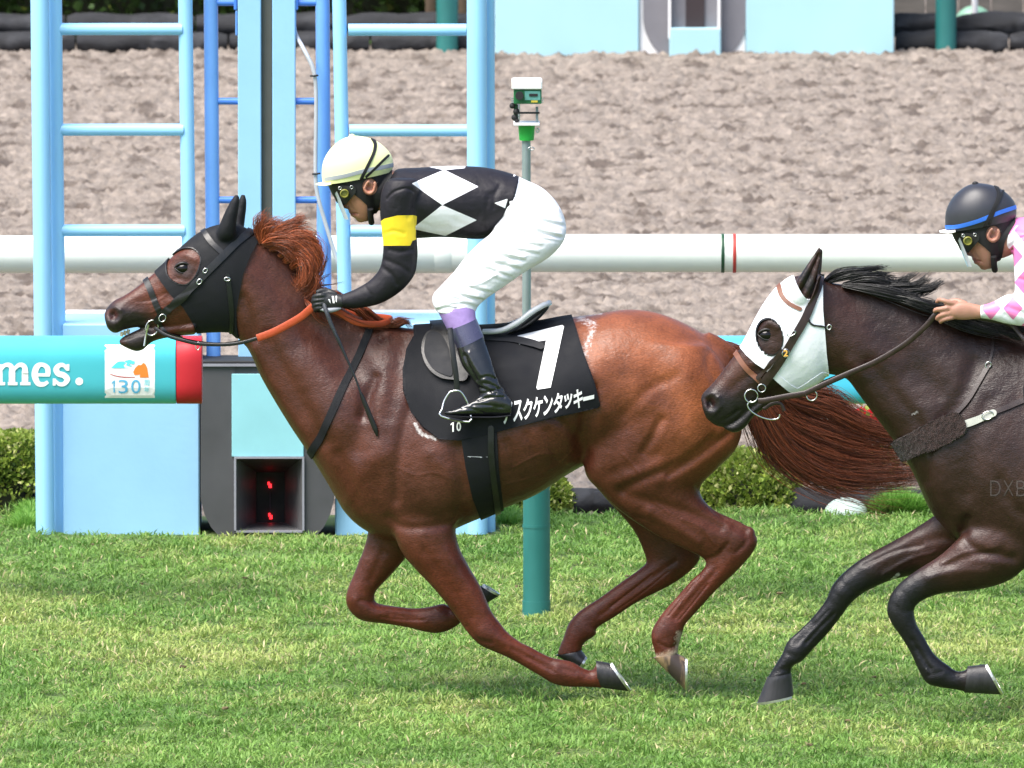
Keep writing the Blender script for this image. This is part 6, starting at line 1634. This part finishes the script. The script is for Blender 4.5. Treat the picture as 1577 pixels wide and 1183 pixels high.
    for sg in (-1, 1):
        q = P(530.5 + dx, 298 + dy, Yc + sg * .083)
        t = np.linspace(0, 2 * math.pi, 22, endpoint=False)
        Vv, Fv = [], []
        for r_, y_ in ((.0175, 0), (.0175, .012), (.014, .015), (.011, .011), (.0105, .006)):
            for a in t: Vv.append(q + np.array([math.cos(a) * r_, sg * y_ - sg * .012 * 0, math.sin(a) * r_]))
        for i in range(4):
            for j in range(22): Fv.append([i * 22 + j, i * 22 + (j + 1) % 22, (i + 1) * 22 + (j + 1) % 22, (i + 1) * 22 + j])
        Fv.append([4 * 22 + j for j in range(22)])
        add('goggle_vent', Vv, Fv, m_vent, gg)
        for (cx, cy) in ((523.5, 290), (541.5, 288.5)):
            ring3(P(cx + dx, cy + dy, Yc + sg * .09), (.0058, 0, 0), (0, 0, .0058), .0014, 'goggle_stud', m_steel, gg, 12)
    # clear tear-off film in front of the nose
    vp = d2([(510, 289), (513, 297), (517, 306), (521, 316), (525.5, 327), (530, 338)])
    Vv = []
    for (x, y) in vp:
        for yy, bx in ((-.052, 6.5), (-.035, 2.2), (0, 0), (.035, 2.2), (.052, 6.5)): Vv.append(P(x + bx, y, Yc + yy))
    Vv = np.array(Vv); n = len(vp); Fv = [[i * 5 + j, i * 5 + j + 1, (i + 1) * 5 + j + 1, (i + 1) * 5 + j] for i in range(n - 1) for j in range(4)]
    Vb = Vv + np.array([.0012, 0, -.0005]); Fb = [[a + len(Vv) for a in f[::-1]] for f in Fv]
    add('tear_off_film', np.vstack([Vv, Vb]), Fv + Fb, m_visor, gg)
    # ---- helmet
    HL = [[497.5, 284, 603, 264, 0, .094], [495.5, 270, 605.5, 255, 0, .101], [497, 252, 603, 240, 0, .099], [504, 236, 594, 228, 0, .087], [515, 223, 581, 218, 0, .068], [528, 214, 566, 212, 0, .044], [541, 209.5, 551, 209.5, 0, .012]]
    Vh, Fh = loft(D(HL), Yc, 44, 6)
    me = bpy.data.meshes.new('t'); me.from_pydata(Vh.tolist(), [], Fh); me.calc_loop_triangles()
    Th = np.array([list(t.vertices) for t in me.loop_triangles]); bpy.data.meshes.remove(me)
    hm = add('helmet', Vh, Fh, m_helmK if number_two else m_helmY, root)
    # finer copy for bands
    Vs2, Ts2, _ = fuse([(Vh, Fh)], .0045, 1); Nh = normals(Vs2, Ts2); Qh = PX(Vs2)
    add('elastic_band', *shell(Vs2, Ts2, strap(Qh, d2([(573, 213), (577.5, 222), (576, 234), (570, 248), (563, 262), (556, 276)]), 4.6), .0035, N=Nh), m_elastic, hm)
    add('elastic_band', *shell(Vs2, Ts2, strap(Qh, d2([(597.5, 240) if not number_two else (585, 221), (588, 249) if not number_two else (579, 235), (579, 258) if not number_two else (572, 250), (564, 272)]), 3.4), .0035, N=Nh), m_elastic, hm)
    bandp = d2([(503, 276), (531, 271), (560, 263.5), (590, 257.5), (607, 253.5)]) if not number_two else d2([(495, 277), (515, 276), (545, 268), (575, 256), (607, 245)])
    add('helmet_band', *shell(Vs2, Ts2, strap(Qh, bandp, 6.0), .0022, N=Nh), m_gband if not number_two else m_bband, hm)
    for xs in (-1, 1):
        pass
    pk = D([[486.5, 283, 487, 284.4, 0, .03], [492, 282, 492.5, 285, 0, .055], [500, 281, 501, 285.5, 0, .078], [510, 278, 511, 284, 0, .085]])
    add('peak', *loft(pk, Yc, 24, 3), m_printw if number_two else m_helmY, hm)
    add('helmet_button', *sphere(P(542 + dx, 209.5 + dy, Yc), .012, .012, .008), m_elastic if number_two else m_helmY, hm)
    # lower rim of helmet pale line handled by shape; jersey
    jer = [loft(D(TR), Yc, 34, 4)] + [loft(D([[*s[:4], s[4] + yarm * sg, s[5]] for s in AU]), Yc, 24, 4) for sg in (1, -1)]
    jer.append(loft(D([[600, 264, 590, 318, 0, .078], [592, 270, 583, 316, 0, .074], [588, 276, 580, 314, 0, .070]] if not number_two else [[604, 262, 596, 318, 0, .078], [598, 268, 589, 316, 0, .074], [594, 272, 586, 312, 0, .070]]), Yc, 24, 3))
    V, T, E = fuse(jer, .0048, 4)
    w = np.clip(1.5 - dseg(PX(V), d2([(606, 290), (640, 290)])) / 30, 0, 1); V = blur(V, E, 14, w)
    wr = [(d2(p), w_, d_) for p, w_, d_ in (([(592, 400), (612, 408), (628, 418)], 3.5, .004), ([(588, 412), (604, 424), (612, 438)], 3.5, .004), ([(640, 300), (636, 320), (630, 335)], 4, .005), ([(650, 345), (670, 352), (690, 350)], 4, .004),
          ([(700, 340), (725, 350), (745, 350)], 5, .004), ([(755, 300), (748, 325), (740, 345)], 5, .004), ([(770, 285), (762, 300), (760, 320)], 4, .005), ([(620, 270), (640, 275), (660, 272)], 5, .003), ([(592, 360), (606, 356), (622, 360)], 3, .003),
          ([(600, 385), (618, 388), (634, 384)], 3.5, .004), ([(560, 440), (570, 452), (574, 464)], 3, .003), ([(700, 275), (730, 285), (760, 280)], 7, .003), ([(596, 306), (606, 296), (625, 290), (640, 296)], 2, .005))]
    V = relief(V, T, wr)
    Q = PX(V)
    if not number_two:
        dia = [[(634, 282.6), (684, 261.5), (737, 287.5), (681, 316)], [(634.5, 352.5), (681, 316), (734.5, 339), (686, 363.5)], [(684, 262), (655, 256), (664, 245), (720, 245), (716, 259)]]
        s = np.full(len(V), 99.0)
        for d in dia: s = np.minimum(s, sdpoly(Q, d2(d)))
        arm = (V[:, 1] < Yc - .105) | (V[:, 1] > Yc + .105)
        s = np.where((Q[:, 0] < 640 + dx) & (Q[:, 1] > 300), 99, s)
        tri = sdpoly(Q, d2([(761, 313), (782, 306), (778, 321)])); s = np.minimum(s, tri)
        yel = sdpoly(Q, d2([(580, 345), (592, 337), (612, 332), (637, 331.5), (642, 333), (640, 367), (636, 369), (632, 378.5), (588, 378.5)]))
        yel = np.maximum(yel, np.where(np.abs(V[:, 1] - Yc) > .09, -99, 99))
        yel = np.minimum(yel, np.where(np.abs(V[:, 1] - Yc) > .09, sdpoly(Q, d2([(631, 365), (641, 366), (641, 369), (632, 372)])), 99))
        regs = [(s, m_silkW), (np.maximum(yel, -s), m_silkY), (np.maximum(-s, -yel), m_silkK)]
    else:
        # white jersey scattered with pink diamonds
        u = (Q[:, 0] - dx - 600) / 34.0; v = (Q[:, 1] - dy - 262) / 40.0
        uu = np.abs((u + .5 * (np.floor(v) % 2)) % 1 - .5); vv = np.abs(v % 1 - .5)
        s = (uu + vv - .45) * 30
        s = np.minimum(s, sdpoly(Q, d2([(594, 262), (625, 255), (625, 268), (604, 275), (594, 290)])))
        regs = [(s, m_silkP), (-s, m_silkW)]
    VV, TT, FM, nb = [], [], [], 0
    for i, (sr, mt) in enumerate(regs):
        a, b = clip(V, T, sr)
        VV.append(a); TT.append(b + nb); FM += [i] * len(b); nb += len(a)
    jo = add('jersey', np.vstack(VV), np.vstack(TT), [r[1] for r in regs], root, fmat=FM)
    # normals agree along the colour seams
    # ---- breeches
    br = [loft(D(PEL), Yc, 30, 4), loft(D(TH), Yc, 28, 4), loft(D(far(TH)), Yc, 28, 4)]
    V, T, E = fuse(br, .0052, 4)
    w = np.clip(1.5 - dseg(PX(V), d2([(820, 330), (850, 350)])) / 40, 0, 1); V = blur(V, E, 16, w)
    fold = []; rgf = np.random.default_rng(3)
    for (a, b, c, wd, dp) in (((772, 368), (800, 372), (838, 378), 2.4, .006), ((762, 378), (795, 385), (830, 392), 2.4, .007), ((752, 388), (780, 395), (812, 402), 2.4, .006), ((745, 398), (770, 406), (800, 414), 2.4, .006), ((738, 410), (760, 417), (785, 426), 2.2, .005),
                              ((728, 420), (750, 428), (772, 436), 2.2, .005), ((806, 350), (830, 358), (862, 366), 2.6, .006), ((812, 364), (838, 370), (864, 374), 2.4, .006), ((820, 338), (842, 345), (868, 350), 2.6, .004), ((715, 440), (735, 446), (755, 450), 2.2, .005),
                              ((700, 452), (720, 458), (742, 462), 2.2, .005), ((690, 468), (712, 466), (732, 472), 2.2, .004), ((672, 460), (690, 458), (708, 462), 2.4, .004), ((676, 476), (690, 472), (705, 474), 2, .004), ((786, 316), (790, 335), (784, 352), 4, .005),
                              ((774, 334), (800, 338), (826, 344), 3, .004), ((760, 352), (785, 356), (812, 358), 2.6, .005), ((700, 436), (740, 418), (790, 398), 5, .003), ((690, 444), (730, 440), (760, 425), 3, -.003)):
        kf = rgf.uniform(.25, 1.15); jx, jy = rgf.uniform(-7, 7), rgf.uniform(-2.5, 2.5); a, b, c = [(q_[0] + jx, q_[1] + jy) for q_ in (a, b, c)]
        fold.append((d2([a, b, c]), wd * rgf.uniform(.8, 1.3), dp * 1.7 * kf)); fold.append((d2([(a[0], a[1] - 4.6), (b[0], b[1] - 4.6), (c[0], c[1] - 4.6)]), wd * 1.2, -dp * .9 * kf))
    V = relief(V, T, fold)
    add('breeches', V, T, m_breech, root)
    # ---- leggings and boots
    for sg in (1, -1):
        f_ = (lambda s: s) if sg > 0 else far
        LG = [[730, 470, 674, 478, -.222, .056], [731.5, 477, 677, 485, -.228, .0545], [733, 492, 690, 510, -.24, .051]]
        a, b = loft(D(f_(LG)), Yc, 26, 6)
        lg = add('legging', a, b, m_lilac, root)
        BTp = [[733.5, 490.5, 689, 508.5, -.239, .052], [739, 503, 696, 522, -.252, .0515], [745, 517.5, 704, 537, -.265, .050]]
        bt_ = add('boot_top', *loft(D(f_(BTp)), Yc, 26, 4), m_boottop, root)
        shaft = [[744, 515.5, 702.5, 535, -.264, .0475], [753, 541, 711, 562, -.285, .047], [762, 566, 727, 584, -.30, .046], [771, 590, 737, 602, -.305, .044], [784, 610, 736, 616, -.31, .044], [788, 622, 734, 626, -.312, .044]]
        bp_ = [loft(D(f_(shaft)), Yc, 24, 4), loft(D(f_(FT)), Yc, 22, 4)]
        Vb, Tb, Eb = fuse(bp_, .0045, 3)
        if sg > 0:
            bw = [([(734, 596), (748, 600), (764, 606)], 2.0, .005), ([(736, 608), (755, 603), (772, 598)], 2.0, .005), ([(738, 616), (756, 612), (776, 612)], 2.0, .005), ([(745, 590), (760, 594), (778, 604)], 1.8, .005),
                  ([(728, 624), (750, 624), (775, 628)], 2.0, .004), ([(742, 582), (752, 580), (764, 584)], 2.2, .005), ([(712, 628), (728, 630), (744, 636)], 2, .004), ([(722, 545), (735, 570), (745, 585)], 4, -.004), ([(716, 548), (722, 565), (733, 585)], 3, .006)]
            Vb = relief(Vb, Tb, [(d2(p), w_, d_) for p, w_, d_ in bw])
        add('boot', Vb, Tb, m_boot, root)
        add('boot_sole', *loft(D(f_([[787, 637.5, 787, 641, -.315, .024], [765, 640, 766, 643, -.315, .035], [735, 640, 735, 643, -.318, .037], [705, 638.5, 705, 641.5, -.32, .034], [685, 636.5, 686, 639, -.32, .016]])), Yc, 16, 3), m_sadgrey, root)
    return root

j1 = jockey(0, 0, Y1, 'y', 'jockey in black silks with white diamonds and yellow armband, crouching on the chestnut horse')
j2 = jockey(960, 73, Y2, 'k', 'jockey in pink and white silks and dark helmet at the right edge', True)

wh = empty('riding_whip', P(497, 470, Y1 - .19), 'grey and black whip pointing down from the gloved hand over the shoulder of the horse', 'whip')
yw = Y1 - .205
add('handle', *tube([P(497, 462, yw + .03), P(502, 478, yw), P(509, 497, yw - .005), P(516, 512, yw - .005)], [.008, .0085, .008, .007], 12, 3), M('grey_rubber_grip', (.03, .035, .045), .55, bump=.002, bscale=180), wh)
add('shaft', *tube([P(515, 511, yw - .005), P(520, 521, yw - .007), P(532, 548, yw - .008), P(546, 579, yw - .01), P(556, 607, yw - .01)], [.0062, .0075, .005, .004, .004], 12, 3), M('whip_shaft', (.018, .02, .026), .3), wh)
add('flap', *tube([P(555, 604, yw - .01), P(560, 616, yw - .01), P(570, 641, yw - .01), P(578, 661, yw - .01), P(581, 672, yw - .008)], [.005, .0085, .0095, .0095, .003], 12, 3, flat=((0, 1, 0), .45)), m_blacklea, wh)

# saddle under the second jockey, beyond the frame
sd2 = empty('saddle', P(1700, 580, Y2), 'dark racing saddle beneath the jockey in pink and white', 'saddle')
sh = lambda st: [[s[0] + 960, s[1] + 32, s[2] + 960, s[3] + 32] + list(s[4:]) for s in st]
add('seat', *loft(sh([[664, 489, 668, 512, 0, .07], [700, 494, 702, 516, 0, .09], [742, 500, 744, 518, 0, .10], [775, 500, 777, 517, 0, .12], [800, 489, 804, 507, 0, .135], [822, 475, 826, 494, 0, .13], [840, 468, 842, 478, 0, .10]]), Y2, 24, 4), m_blacklea, sd2)
Q = H2['Q']; s = sdpoly(Q, [(x + 955, y + 30) for x, y in cloth_poly])
cl2 = empty('number_cloth', P(1730, 650, Y2), 'dark saddle cloth of the bay horse at the right edge', 'saddle cloth')
add('cloth', *shell(H2['V0'], H2['T'], s, .012, .014, H2['N']), m_cloth, cl2)
